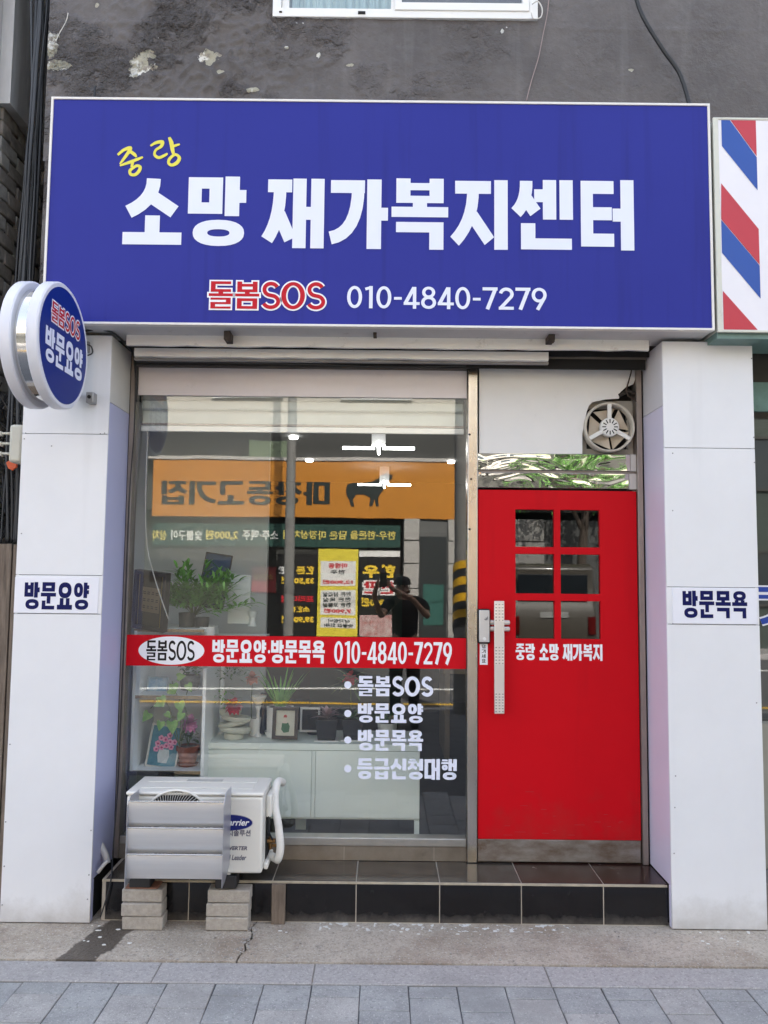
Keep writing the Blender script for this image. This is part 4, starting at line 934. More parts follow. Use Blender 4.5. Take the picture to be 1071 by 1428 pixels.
rl('돌봄SOS', (-.155, .165, .075, .165), cv3, M_letterW, 'lettering_outline', th=.13, tv=.17, e=.075)
rl('돌봄SOS', (-.155, .165, .075, .165), cv4, M_red, th=.13, tv=.17)
rl('방문요양', (-.205, .215, -.115, .04), cv3, M_letter, th=.165, tv=.2)
zz = U(116, 552, 3.9)[1]
obj('mounting_arm', MB().box(XC-.10, XC-.075, YC+rc-.03, YP-.002, zc_+.13, zc_+.155), mat('grey bracket steel', (.35, .35, .35), .4, .7), rs)
obj('mounting_arm', MB().box(XC-.10, XC-.075, YC+rc-.03, YP-.002, zc_-.155, zc_-.13), mat('grey bracket steel', (.35, .35, .35), .4, .7), rs)
obj('wall_bracket', MB().box(-1.50, -1.462, YP-.055, YP-.002, zz-.035, zz+.02), mat('grey bracket steel', (.35, .35, .35)), rs, bevel=.004)
obj('bracket_bolt', MB().lathe([(.009, 0), (.009, -.006)], (-1.482, YP-.0555, zz-.006), 'y', n=10), M_dark, rs)
ju = W(122, 487, YP)
obj('junction_clip', MB().box(ju[0]-.008, ju[0]+.012, YP-.02, YP-.001, ju[2]-.02, ju[2]+.035), mat('grey clip', (.3, .3, .3), .5), rs)
cab([(ju[0], YP-.02, ju[2]+.02), (ju[0]+.03, YP-.03, ju[2]+.005), (ju[0]+.035, YP-.03, ju[2]-.03), (ju[0]-.005, YP-.05, ju[2]-.05), (ju[0]-.06, YP-.08, ju[2]-.055)], .0035, 6, None, 'lead', parent=rs)

# ================================================================== LEFT ALLEY
ub = thing('meter_box', 'cream plastic utility box with hinges beside the left pillar', 'utility box', (-1.86, 3.98, 2.2))
u = RC(13, 592, 32, 645, 3.97)
obj('casing', MB().box(u[0], -1.838, 3.96, 4.06, u[2], u[3]), mat('cream meter plastic', (.55, .54, .47), .5, var=.15), ub, bevel=.015)
for py in (605, 619, 633):
    x, z = U(10, py, 3.98); obj('hinge', MB().box(x-.03, u[0]+.004, 3.965, 3.985, z-.006, z+.006).box(x-.034, x-.022, 3.96, 3.99, z-.014, z+.010), mat('cream meter plastic', (.55, .54, .47)), ub, bevel=.004)
xo, zo = U(16, 648, 4.05)
tag(obj('warning_flag', MB().prism([(xo-.03, zo+.012), (xo, zo+.03), (xo+.03, zo+.02), (xo+.026, zo-.012), (xo+.004, zo-.03), (xo-.018, zo-.02)], 4.05, 4.065), mat('orange plastic', (.6, .09, .02), .5), bevel=.003), 'small torn orange plastic scrap below the meter box', 'plastic scrap')
# neighbour side wall with separate bricks
XN = -2.17
nb = thing('neighbour_building', 'old dark brick building across the narrow alley on the left', 'building', (XN-.5, 5, 0))
obj('wall_core', MB().box(XN-1.5, XN-.014, 4.25, 12, -.1, 8), mat('black mortar', (.05, .046, .043), .95), nb)
M_brk = mat('sooty brick', (.34, .31, .28), .85, col2=(.14, .125, .11), vscale=9, bump=.7, bscale=30); M_brk2 = mat('grey sooty brick', (.42, .41, .38), .85, col2=(.2, .19, .18), vscale=8, bump=.7, bscale=30)
brick_meshes = []
zb_ = 1.75; row = 0; nb_n = 0
while zb_ < 4.45 and nb_n < 290:
    y = 4.25; fst = True
    while y < 4.98:
        L_ = .105 if (fst and row % 2) else .21; fst = False; h = .078; j = rnd.uniform(-.003, .008)
        sag = -.03*(y-4.3)+.02*noise.noise((y*2, zb_*2, 0))
        m = MB().box(XN-.07, XN+j, y+.002, y+L_-.004, zb_+sag+.001, zb_+sag+h+.004, jit=.004)
        obj('brick', m, M_brk if rnd.random() < .6 else M_brk2, nb, bevel=.006, seg=1); nb_n += 1; y += L_+rnd.uniform(-.01, .02)
    zb_ += .088; row += 1
# smooth render above the bricks, hanging proud
mr = MB(); n = 40
zr = lambda y: 4.0+.07*noise.noise((y*3, 0, 2))+.04*(5-y)*0
obj('plaster_coat', MB().box(XN-.06, XN+.055, 4.22, 4.98, 4.30, 8), mat('grey weathered plaster', (.55, .56, .57), .7, col2=(.26, .25, .24), vscale=1.6, stretch=(1, 3, .35), bump=.5, bscale=6), nb)
mb = MB(); 
obj('front_face', MB().box(XN-3.5, XN-.01, 4.12, 4.245, 1.9, 8), mat('grey weathered plaster', (.5, .5, .5)), nb)
# plank fence
pf = thing('plank_fence', 'weathered brown plank fence at the far left edge', 'fence', (-2.1, 4.0, 0))
zt = U(10, 757, 4.02)[1]; xs = [-2.72, -2.52, -2.32, -2.13, U(11, 900, 4.02)[0], U(23, 900, 4.02)[0]+.06]
for a, b in zip(xs, xs[1:]): obj('plank', MB().box(a+.004, b-.003, 4.02, 4.045, 0, zt+rnd.uniform(-.01, .01), jit=.002), M_wood, pf, bevel=.002)
obj('rail', MB().box(-2.75, -1.9, 4.046, 4.09, .5, .58), M_wood, pf); obj('rail', MB().box(-2.75, -1.9, 4.046, 4.09, zt-.3, zt-.22), M_wood, pf)
# black sheet put in for the darkness deep in the alley
obj('alley_dark_sheet', MB().box(XN-.065, XL-.01, 5.0, 5.05, -.1, 8), M_dark, nb)
# cable bundle
cbn = thing('cable_bundle', 'thick bundle of black cables hanging down the left corner of the building', 'cables', (-1.92, 4.2, 2.5))
for k in range(13):
    x0 = U(50+k*1.3, 0, 4.16)[0]; y0 = 4.10+rnd.uniform(0, .12); pts = []
    ph = rnd.random()*6; am = rnd.uniform(.006, .022)
    for i in range(15):
        z = 5.2-i*.24; pts.append((x0+am*math.sin(ph+i*.55)+rnd.uniform(-.003, .003)-(.004*i if k % 4 == 0 else .0), y0+.01*math.sin(i+ph), z))
    cab(pts, rnd.choice((.005, .007, .009)), 7, mat('dusty cable', (.03, .033, .038), .5) if k % 3 else M_cable, 'cable', parent=cbn)
# a tangle lower down, in the dark
tg = MB()
for k in range(26):
    x, z = U(rnd.uniform(0, 30), rnd.uniform(540, 760), 4.35); p = [(x+rnd.uniform(-.1, .1), 4.3+rnd.uniform(-.05, .1), z+rnd.uniform(-.15, .15)) for _ in range(4)]; tg.tube(p, .005, 5)
obj('tangled_wires', tg, M_cable, kind='stuff')

# cables on the upper wall
cab([W(884, -20, 4.03), W(889, 4, 4.03), W(900, 30, 4.03), W(925, 70, 4.035), W(950, 108, 4.04), (U(968, 138, 4.04)[0], 4.04, 4.10), (U(975, 150, 4.04)[0], 4.05, 4.0)], .011, 8, M_cable, 'cable', 'thick black cable crossing the dark wall down behind the sign')
cab([W(766, -10, 4.07), W(763, 20, 4.08), W(757, 50, 4.08), W(751, 80, 4.085), W(742, 110, 4.085), W(734, 140, 4.08)], .0028, 6, mat('pink grey wire', (.32, .25, .24), .7), 'wire', 'thin pinkish wire hanging from the window corner to the sign', 'wire')
cab([W(742, 6, 4.05), W(750, 2, 4.05), W(756, 12, 4.05), W(754, 24, 4.05), W(744, 26, 4.05), W(741, 18, 4.05)], .0035, 6, mat('pale wire', (.6, .58, .54), .6), 'wire', 'pale looped wire at the lower right corner of the upstairs window', 'wire')
cab([W(95, 18, 4.08), W(92, 30, 4.08), W(82, 48, 4.08), W(78, 58, 4.085)], .0025, 5, mat('pale wire', (.6, .58, .54)), 'wire', 'short pale string on the peeling paint at the upper left', 'wire')
cab([W(134, 120, 4.075), W(132, 128, 4.07), (U(133, 136, 4.07)[0], 4.07, 4.075)], .005, 6, M_cable, 'cable', 'stub of black cable rising above the left end of the sign')

# ================================================================== RIGHT NEIGHBOUR SHOP
ns = thing('neighbour_shopfront', 'dark glazed barber shop front beyond the right pillar', 'shopfront', (3, 4.28, 0))
obj('header', MB().box(1.90, 5, 4.2, 4.28, 2.62, 2.95), mat('dark stained header', (.06, .06, .055), .7, var=.3), ns)
a = RC(1055, 492, 1100, 520, 4.2)
obj('teal_rail', MB().box(1.90, 5, 4.17, 4.199, U(1064, 575, 4.2)[1], U(1064, 535, 4.2)[1]), mat('teal painted rail', (.16, .30, .27), .5, var=.4, vscale=8), ns)
obj('glass_pane', MB().box(1.90, 5, YG, YG+.006, U(1065, 1005, YG)[1], 2.62), M_glass, ns)
obj('lower_panel', MB().box(1.895, 5, 4.2, YG-.002, .2, U(1065, 1005, YG)[1]), mat('grey beige panel', (.32, .31, .26), .5, var=.2), ns, bevel=.004)
obj('base', MB().box(1.89, 5, 4.02, YG+.3, -.01, .2), mat('grey concrete', (.2, .19, .18), .9, var=.3, vscale=6), ns)
obj('wall_above', MB().box(3.205, 9.2, YW, YW+.28, 2.955, 7.595), M_wall, ns)
obj('end_wall', MB().box(5, 9.2, YW, YW+.28, -.1, 2.95), M_wall, ns)
obj('back_room', MB().box(1.95, 5, 7.6, 7.7, 0, 3.04), mat('dim room', (.08, .08, .08), .9), ns)
obj('room_floor', MB().box(1.95, 5, 4.6, 7.59, 0, .19), mat('dim room', (.08, .08, .08)), ns)
cw = W(1081, 844, YG-.006)
mb = MB(); sylat('컷', (cw[0]-.10, cw[0]+.10, cw[2]-.10, cw[2]+.10), YG-.004, .15, .17, mb, e=.045); obj('letter_outline', mb, M_letterW, ns)
mb = MB(); sylat('컷', (cw[0]-.10, cw[0]+.10, cw[2]-.10, cw[2]+.10), YG-.006, .15, .17, mb); obj('letter', mb, mat('royal blue film', (.01, .05, .35), .35), ns)

# ================================================================== AIR CONDITIONER
YA = 3.885
ax0, ax1, az0, az1 = -1.222, U(366, 1160, YA)[0], U(280, 1218, YA)[1], U(280, 1107, YA)[1]
ac = thing('air_conditioner', 'white outdoor air conditioner unit with aluminium louvres standing on the step edge', 'air conditioner', ((ax0+ax1)/2, 4.03, az0))
obj('casing', MB().box(ax0, ax1, YA, 4.17, az0, az1-.012), M_acbody, ac, bevel=.012, seg=3)
tc_ = obj('top_cover', MB().box(ax0-.004, ax1+.004, YA-.004, 4.174, az1-.011, az1+.008), M_acbody, ac, bevel=.009, seg=3)
for k in range(2):
    yy = YA+.06+.11*k; obj('cover_ridge', MB().box(ax0+.05, ax1-.06, yy, yy+.065, az1+.0085, az1+.0125), M_acbody, tc_, bevel=.0035, seg=2)
obj('rating_label', flat(MB(), [], 0) if False else MB().box(-.98, -.80, 4.06, 4.10, az1+.013, az1+.0136), mat('faded label', (.55, .55, .53), .6, var=.3, vscale=60), tc_)
gc = (U(246, 1152, YA)[0], U(246, 1152, YA)[1]); gr = .170
mb = MB().lathe([(gr, 0), (gr, -.006), (gr-.006, -.008), (gr-.008, -.002)], (gc[0], YA, gc[1]), 'y', n=48)
mb = MB(); n = 48; prof = [(gr+.004, -.001), (gr, -.009), (gr-.006, -.009), (gr-.008, -.001)]
mb.v = [(gc[0]+r*math.cos(6.2832*k/n), YA+h, gc[1]+r*math.sin(6.2832*k/n)) for r, h in prof for k in range(n)]
mb.f = [(i*n+k, i*n+(k+1) % n, (i+1)*n+(k+1) % n, (i+1)*n+k) for i in range(3) for k in range(n)]
fg = obj('fan_ring', mb, M_acbody, ac, smooth=True)
obj('fan_opening', flat(MB(), ell(gc[0], gc[1], gr-.008, gr-.008, 48), YA-.001), M_dark, ac)
vm = MB()
for k in range(72):
    a = 6.2832*k/72; ca, sa = math.cos(a), math.sin(a); pts = []
    for j in range(5):
        r = .05+(gr-.058)*j/4; aa = a+.28*(1-j/4); pts.append((gc[0]+r*math.cos(aa), YA-.005, gc[1]+r*math.sin(aa)))
    vm.tube(pts, .0016, 4)
obj('fan_grille', vm, mat('grille plastic', (.65, .64, .6), .4), ac, kind='stuff')
lz = U(326, 1147, YA)[1]; lx0, lx1 = U(290, 1147, YA)[0], U(352, 1147, YA)[0]; lh = .036
obj('badge', flat(MB(), ell((lx0+lx1)/2, lz, (lx1-lx0)/2+.004, lh+.003), YA-.0008), mat('badge edge grey', (.5, .5, .55), .3), ac)
bdg = obj('badge_blue', flat(MB(), ell((lx0+lx1)/2, lz, (lx1-lx0)/2, lh), YA-.0016), mat('badge navy', (.008, .015, .16), .25), ac)
obj('badge_text', font_text('Carrier', (U(311, 1147, YA)[0], lx1-.014, lz-.014, lz+.017), YA-.0024, .025, shear=.3), M_letterW, bdg)
def acx(t, px1, wd, py0, py1, bold=.02, sh=0, m=None): x1 = U(px1, 1180, YA)[0]; obj('print', font_text(t, (x1-wd, x1, U(330, py1, YA)[1], U(330, py0, YA)[1]), YA-.001, bold, shear=sh), m or mat('print grey blue', (.06, .06, .12), .5), ac)
acx('에너지솔루션', 349, .165, 1157, 1166); acx('INVERTER', 345, .115, 1180, 1185.5, .03, .2); acx('Global Leader', 344, .14, 1192, 1199.5, .02, .25)
# side with valve cover
obj('side_recess', MB().box(ax1+.0005, ax1+.006, 3.99, 4.12, az0+.03, az1-.14), M_dark, ac)
obj('valve_cover', MB().box(ax1+.001, ax1+.030, 3.97, 4.13, az1-.135, az1-.025), M_acbody, ac, bevel=.01)
obj('lower_cover', MB().box(ax1+.001, ax1+.022, 3.93, 4.13, az0+.004, az0+.035), M_acbody, ac, bevel=.006)
M_cop = mat('dirty brass fitting', (.35, .20, .08), .45, .8, var=.5, vscale=20)
obj('valve', MB().tube([(ax1+.004, 4.02, az0+.11), (ax1+.045, 4.02, az0+.11)], .011, 8).tube([(ax1+.02, 4.02, az0+.13), (ax1+.02, 4.02, az0+.07)], .008, 8).tube([(ax1+.004, 4.06, az0+.075), (ax1+.05, 4.06, az0+.075)], .009, 8), M_cop, ac, smooth='auto')
cab([(ax1+.01, 3.98, az1-.10), (ax1+.02, 3.97, az1-.16), (ax1+.018, 3.975, az1-.2), (ax1+.035, 4.0, az0+.12)], .004, 6, None, 'lead', parent=ac)
# louvre guard
YLv = 3.715
lvx0, lvx1 = U(176, 1180, YLv)[0], U(311, 1180, YLv)[0]
zs_ = [U(240, p, YLv)[1] for p in (1227, 1191, 1154, 1117)]
for i in range(3):
    z0, z1 = zs_[i], zs_[i+1]; prof = []
    for k in range(13):
        t = k/12; y = YLv+.004+.024*(1-t)**2+.004*t**6; prof.append((y, z0-.006+(z1-z0+.001)*t))
    mb = MB(); m_ = len(prof)
    for x in (lvx0+.001, lvx1-.001):
        mb.v += [(x, y, z) for y, z in prof]+[(x, y+.003, z) for y, z in prof]
    for k in range(m_-1):
        for o_, s in ((0, 0), (m_, 1)): mb.f.append((o_+k, o_+k+1, 2*m_+o_+k+1, 2*m_+o_+k))
    mb.f += [(0, m_, 3*m_, 2*m_), (m_-1, 2*m_-1, 4*m_-1, 3*m_-1)]
    obj('louvre', mb, M_alu, ac, smooth='auto')
    obj('louvre_lip', MB().box(lvx0+.001, lvx1-.001, YLv-.001, YLv+.0075, z1-.0065, z1-.0010), mat('louvre lip', (.8, .8, .8), .25, .8), ac, bevel=.001, seg=1)
for x in (lvx0, lvx1):
    t_ = U(314, 1103, 3.78)[1] if x == lvx1 else U(180, 1108, 3.78)[1]
    mb = MB(); pr_ = [(YLv-.006, zs_[0]-.035), (YLv+.06, zs_[0]-.03), (YA+.0, zs_[0]+.015), (YA+.0, t_-.004), (YLv+.05, t_), (YLv+.028, t_-.006), (YLv-.004, zs_[3]-.02)]
    n = len(pr_); mb.v = [(x-.001, y, z) for y, z in pr_]+[(x+.001, y, z) for y, z in pr_]; mb.f = [tuple(range(n)), tuple(range(2*n-1, n-1, -1))]+[(i, i+n, (i+1) % n+n, (i+1) % n) for i in range(n)]
    obj('guard_side', mb, mat('guard side alu', (.5, .51, .56), .35, .7), ac)
for px in (198, 317):
    x = U(px, 1228, 3.93)[0]
    obj('foot', MB().box(x-.02, x+.02, 3.90, 4.15, az0-.012, az0-.0005), mat('galvanised foot', (.6, .6, .6), .4, .7), ac, bevel=.002)
    obj('rubber_pad', MB().box(x-.052, x+.05, 3.895, 3.98, .192, az0-.013), M_rubber, ac, bevel=.006)
    obj('rear_pad', MB().box(x-.04, x+.04, 4.09, 4.16, .198, az0-.013), M_rubber, ac, bevel=.003)
# stacked blocks
xa_, xb_ = U(171, 1260, 3.9)[0], U(288, 1260, 3.9)[0]
tag(obj('shim_plate', MB().box(xa_+.01, xa_+.165, 3.90, 3.985, .1865, .1912), mat('rusty shim', (.30, .14, .09), .7, var=.4)), 'thin reddish brown shim plate on top of the left block stack', 'shim')
nm = ['lowest', 'middle', 'topmost']
wds = ((.0, .2), (.0, .205)); 
for s_, xx in enumerate((xa_, xb_)):
    for k in range(3):
        dx = (0.003, -.002, -.004)[k] if s_ == 0 else (0, 0, .004)[k]; dy = (.0, .004, .010)[k] if s_ else (.0, -.004, .008)[k]
        wdt = .193 if s_ == 0 else .202
        o = obj('concrete_block', MB().box(xx+dx, xx+dx+wdt, 3.888+dy, 3.982, .002+k*.0617, .0610+k*.0617, jit=.0012), M_block, None, bevel=.005, seg=2)
        tag(o, f'grey brown concrete block, {nm[k]} of the {"left" if s_ == 0 else "right"} stack under the air conditioner', 'block', 'concrete blocks under the air conditioner')
# insulated pipe at the right of the unit
pts = [(ax1+.015, 4.04, az0+.035), (ax1+.05, 4.02, az0+.025), W(388, 1197, 3.99), W(391, 1180, 3.98), W(388, 1150, 3.99), W(384, 1125, 4.03), W(384, 1103, 4.07), (U(388, 1092, 4.13)[0], 4.13, U(388, 1090, 4.13)[1]), (U(394, 1090, 4.2)[0], 4.21, U(394, 1092, 4.2)[1])]
o = cab(pts, .0195, 12, mat('white insulation tape', (.77, .76, .72), .5, bump=.4, bscale=18, var=.1, stretch=(1, 1, 3)), 'insulated_pipe', 'thick white taped refrigerant pipe arching from the air conditioner to the window', 'pipe')
o = cab([W(128, 1166, 4.13), W(136, 1172, 4.1), W(146, 1190, 4.08), W(150, 1204, 4.07)], .016, 10, mat('dirty white hose', (.62, .62, .62), .5, var=.3), 'drain_hose', 'dirty white drain hose poking out behind the left of the air conditioner', 'hose')
o = cab([W(150, 1200, 4.02), W(143, 1208, 4.01), W(136, 1217, 4.0)], .0095, 9, mat('dirty white hose', (.6, .6, .6)), 'drain_pipe', 'thin white drain pipe lying on the step beside the left pillar', 'pipe')
cab([W(131, 1160, 4.13), W(128, 1170, 4.11), W(134, 1180, 4.09), W(141, 1176, 4.09)], .006, 6, None, 'cable', 'black cable wound round the drain hose in the step corner')

# ================================================================== INSIDE THE SHOP
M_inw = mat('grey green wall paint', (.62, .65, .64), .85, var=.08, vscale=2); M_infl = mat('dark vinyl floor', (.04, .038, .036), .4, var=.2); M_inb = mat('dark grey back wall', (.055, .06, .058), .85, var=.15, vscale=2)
rm = thing('shop_room', 'grey painted room interior behind the shop window', 'room', (0, 7, .19))
obj('floor', MB().box(-1.64, 1.68, 4.36, 9.6, .15, .19), M_infl, rm)
obj('left_wall', MB().box(-1.66, -1.60, 4.37, 9.6, .195, 2.895), M_inw, rm)
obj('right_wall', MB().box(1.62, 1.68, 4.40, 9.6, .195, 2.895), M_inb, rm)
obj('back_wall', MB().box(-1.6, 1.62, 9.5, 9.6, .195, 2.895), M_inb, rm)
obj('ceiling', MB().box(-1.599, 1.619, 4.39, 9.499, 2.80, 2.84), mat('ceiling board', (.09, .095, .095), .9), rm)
obj('side_partition', MB().box(-1.6, -.78, 5.3, 5.36, .195, 2.79), M_inw, rm)
obj('doorway', MB().box(-.2, .75, 9.47, 9.495, .2, 2.2), mat('dark doorway', (.03, .03, .032), .7), rm)
obj('desk', MB().box(.5, 1.55, 6.6, 7.3, .88, .92).box(.52, .56, 6.62, 7.28, .19, .879).box(1.49, 1.53, 6.62, 7.28, .19, .879), mat('desk laminate', (.3, .24, .17), .5, var=.2), rm)
obj('partition', MB().box(-.75, .2, 8.3, 8.36, .2, 1.7), mat('teal partition', (.035, .06, .055), .8), rm)
M_lamp = mat('lit tube', (1, .99, .96), .4, emis=4.5); M_lampb = mat('lamp base', (.75, .75, .75), .5)
def crosslamp(px, py, Y, wpx, lab):
    x, z = U(px, py, Y); h = wpx/2*Y/FPX
    t = thing('ceiling_lamp', lab, 'lamp', (x, Y, z), 'cross shaped ceiling lamps')
    obj('base', MB().box(x-.05, x+.05, Y-.05, Y+.05, z+.02, 2.80 if z < 2.77 else z+.03), M_lampb, t)
    obj('tube', MB().tube([(x-h, Y, z), (x-.03, Y, z)], .0105, 10), M_lamp, t); obj('tube', MB().tube([(x+.03, Y, z), (x+h, Y, z)], .0105, 10), M_lamp, t)
    obj('tube', MB().tube([(x, Y-h, z), (x, Y+h, z)], .0105, 10), M_lamp, t)
crosslamp(528, 625, 5.75, 101, 'lit cross shaped ceiling lamp nearest the window, the larger looking one')
crosslamp(536, 676, 8.1, 74, 'lit cross shaped ceiling lamp further back, the smaller looking one')
for px, py, Y, l in ((409, 637, 6.3, 'the leftmost of three'), (431, 664, 7.6, 'left of the rear cross lamp'), (629, 664, 7.6, 'the rightmost one')):
    x, z = U(px, py, Y); tag(obj('downlight', MB().lathe([(.035, .02), (.035, 0), (.03, -.003)], (x, Y, 2.78), 'z', n=20), M_lamp), 'small round lit ceiling downlight, '+l, 'downlight', 'round downlights')
# roller blind
bl = thing('roller_blind', 'white roller blind pulled almost up at the top of the window', 'blind', (-.45, 4.36, 2.6))
bx = U(198, 580, 4.36)[0]
z = lambda py: U(420, py, 4.36)[1]
obj('blind_cloth', MB().box(bx, .44, 4.375, 4.378, z(592), z(545)), mat('white blind cloth', (.62, .68, .66), .7, var=.05), bl)
obj('cassette', MB().box(bx, .44, 4.34, 4.372, z(574), z(560)), mat('blind pelmet', (.45, .5, .48), .5), bl, bevel=.01)
obj('bottom_bar', MB().box(bx, .44, 4.345, 4.365, z(604), z(596)), mat('blind bar', (.82, .84, .83), .3), bl, bevel=.004)
obj('painted_bar_shadow', MB().box(bx, .44, 4.35, 4.36, z(595), z(592.5)), M_steel_d, bl)  # solid dark strip painted in as the shadow line over the bar
ch = MB(); pts = [W(206, 600, 4.34), W(203, 700, 4.34), W(205, 760, 4.34), W(214, 800, 4.34), W(226, 838, 4.34), W(236, 866, 4.36)]
cab(pts, .003, 5, mat('blind chain', (.6, .6, .58), .5), 'bead_chain', parent=bl)
# shelf unit at the left
M_shelf = mat('white shelf laminate', (.86, .89, .90), .4, var=.04); M_chip = mat('raw chipboard edge', (.42, .31, .19), .8, col2=(.25, .18, .11), vscale=60)
yS0, yS1 = 4.47, 4.85
su = thing('shelf_unit', 'open white shelf unit with chipboard edges at the left of the window', 'shelf unit', (-1.2, 4.6, .2))
zz_ = lambda py, Y=yS0: U(240, py, Y)[1]
sx_0 = U(189, 950, yS0)[0]; sx_1 = U(283, 950, yS0)[0]
obj('side_panel', MB().box(sx_0-.016, sx_0, yS0, yS1, .2, zz_(880)), M_shelf, su); obj('side_panel', MB().box(sx_1, sx_1+.018, yS0, yS1, .2, zz_(933)), M_shelf, su)
def shelf(py, a, b): 
    z1 = zz_(py); obj('shelf', MB().box(a, b, yS0+.004, yS1, z1-.018, z1), M_shelf, su); obj('chipboard_edge', MB().box(a, b, yS0+.001, yS0+.0035, z1-.018, z1-.001), M_chip, su); return z1
zt1 = shelf(877, sx_0-.02, sx_1); zt2 = shelf(970, sx_0+.001, sx_1-.001); zt3 = shelf(1075, sx_0+.001, sx_1-.001)
obj('back_panel', MB().box(sx_0, sx_1, yS1+.001, yS1+.01, .2, zt1-.02), M_shelf, su)
# picture frames
def frame_pic(name, lab, px0, py0, px1, py1, Y, fw_, mf, mp_, tiltx=-10, roty=0, depth=.02, cat='picture', extra=None, turn=0):
    x0, x1, z0, z1 = RC(px0, py0, px1, py1, Y); w_, h_ = x1-x0, z1-z0
    t = thing(name, lab, cat, (0, 0, 0), local=True)
    obj('frame', MB().plate([0, fw_, w_-fw_, w_], [0, fw_, h_-fw_, h_], {(1, 1)}, 0, depth), mf, t, bevel=.002)
    obj('picture_sheet', MB().box(fw_-.001, w_-fw_+.001, depth*.55, depth*.9, fw_-.001, h_-fw_+.001), mp_, t)
    if extra: extra(t, w_, h_, fw_, depth*.55-.0015)
    t.location = (x0, Y, z0); t.rotation_euler = (R_(tiltx), R_(roty), R_(turn)); return t
M_fdk = mat('dark brown frame', (.035, .026, .026), .4); M_fw = mat('cream frame', (.62, .60, .55), .5)
def ext_calli(t, w_, h_, f, y):
    obj('gold_mount', MB().box(f, f+.004, y-.002, y, f, h_-f).box(w_-f-.02, w_-f-.016, y-.002, y, f, h_-f).box(w_-f-.008, w_-f-.004, y-.002, y, f, h_-f), mat('gilt line', (.45, .33, .10), .4, .6), t)
    obj('paper', MB().box(w_*.22, w_*.78, y-.003, y-.0005, h_*.3, h_*.72), mat('aged paper', (.24, .18, .12), .8, var=.2), t)
    mb = MB()
    for j in range(3):
        for i in range(4):
            cx, cz = w_*(.3+.13*i), h_*(.37+.12*j); 
            for q in range(2): mb.box(cx-.008+rnd.uniform(-.003, .003), cx+.008, y-.0042, y-.0032, cz+q*.01-.002, cz+q*.01+.002)
    obj('brush_writing', mb, M_black, t, kind='stuff')
f1 = frame_pic('picture_frame', 'deep dark frame with calligraphy on aged paper leaning on the top shelf', 184, 788, 238, 870, 4.485, .022, M_fdk, mat('brown mount', (.05, .036, .025), .7), 5, 6, .045, extra=ext_calli, turn=-22)
f1.location.z = zt1+.003
f2 = frame_pic('picture_frame', 'dark leaning picture with a blue abstract painting behind the bamboo plant', 274, 768, 312, 845, 4.84, .006, M_fdk, mat('abstract blue paint', (.03, .05, .05), .5, col2=(.02, .06, .16), vscale=9), -6, 8)
f3 = frame_pic('picture_frame', 'small pale frame with a blue sky picture on the middle shelf', 204, 943, 232, 968, 4.62, .005, mat('silver blue frame', (.4, .5, .55), .4), mat('sky picture', (.55, .68, .75), .5, col2=(.08, .30, .55), vscale=14), -8, 2)
def ext_rose(t, w_, h_, f, y):
    vz = [(-.3, .0), (.3, .0), (.42, .14), (.34, .26), (-.34, .26), (-.42, .14)]
    obj('painted_vase', flat(MB(), [(w_*.52+p[0]*w_*.45, h_*.12+p[1]*h_*1.2) for p in vz], y-.0008), mat('painted vase', (.6, .68, .7), .5, var=.2, vscale=40), t)
    for (a, b) in ((.28, .55), (.42, .47), (.56, .52), (.50, .66), (.66, .62), (.72, .50), (.36, .68), (.62, .76), (.80, .62), (.26, .42)):
        mb = MB(); r = w_*.088; c = (w_*a, h_*b)
        flat(mb, [(c[0]+r*(1+.12*math.sin(5*q))*math.cos(q), c[1]+r*(1+.12*math.sin(5*q))*math.sin(q)) for q in [6.283*k/14 for k in range(14)]], y-.0012-.0002*a)
        ro = obj('rose_heart', flat(MB(), ell(c[0]+r*.1, c[1]-r*.05, r*.42, r*.36, 10), y-.0022-.0002*a), mat('deep rose', (.42, .04, .16), .6), t)
        ro = obj('painted_rose', mb, mat('rose pink', (.62, .12, .32), .6, col2=(.85, .5, .65), vscale=90), t)
f4 = frame_pic('picture_frame', 'pale wooden frame with a painting of pink roses in a white vase', 202, 1013, 246, 1073, 4.56, .010, M_fw, mat('deep teal paint', (.02, .14, .22), .5, col2=(.10, .30, .38), vscale=18), -9, 6.5, extra=ext_rose)
f4.location.z = zt3+.002
def ext_lady(t, w_, h_, f, y):
    P = lambda pts: [(w_*(.5+a*.5), h_*(.5+b*.5)) for a, b in pts]
    obj('painted_gown', flat(MB(), P([(-.25, -.02), (-.05, .1), (.2, .06), (.36, -.2), (.3, -.55), (-.1, -.6), (-.3, -.4)]), y-.001), mat('gown green', (.06, .16, .08), .6, var=.4, vscale=50), t)
    obj('painted_figure', flat(MB(), P([(-.3, .06), (-.12, .12), (-.1, .3), (.05, .3), (.06, .12), (.22, .05), (.1, -.02), (-.15, -.02)]), y-.0013), mat('pale skin paint', (.62, .52, .45), .6), t)
    obj('painted_hat', flat(MB(), P([(-.16, .34), (-.12, .48), (.02, .52), (.12, .44), (.1, .34)]), y-.0016), mat('hat red', (.45, .06, .05), .6), t)
ylc = 4.58
f5 = frame_pic('picture_frame', 'small dark brown frame with a painting of a lady in green on the low cabinet', 379, 986, 415, 1031, 4.62, .020, M_fdk, mat('cream paper', (.58, .57, .47), .6, var=.1, vscale=30), -7, .8, extra=ext_lady)
f6 = frame_pic('picture_frame', 'white framed dark tablet picture half behind the purple plant', 418, 987, 446, 1021, 4.80, .012, mat('white frame', (.7, .7, .68), .4), M_black, -8, 0)
f7 = frame_pic('picture_frame', 'large black frame standing on the floor behind the air conditioner', 172, 1077, 240, 1164, 4.42, .02, M_black, mat('dark foliage print', (.02, .035, .02), .4, col2=(.06, .09, .05), vscale=25), -2, 0)
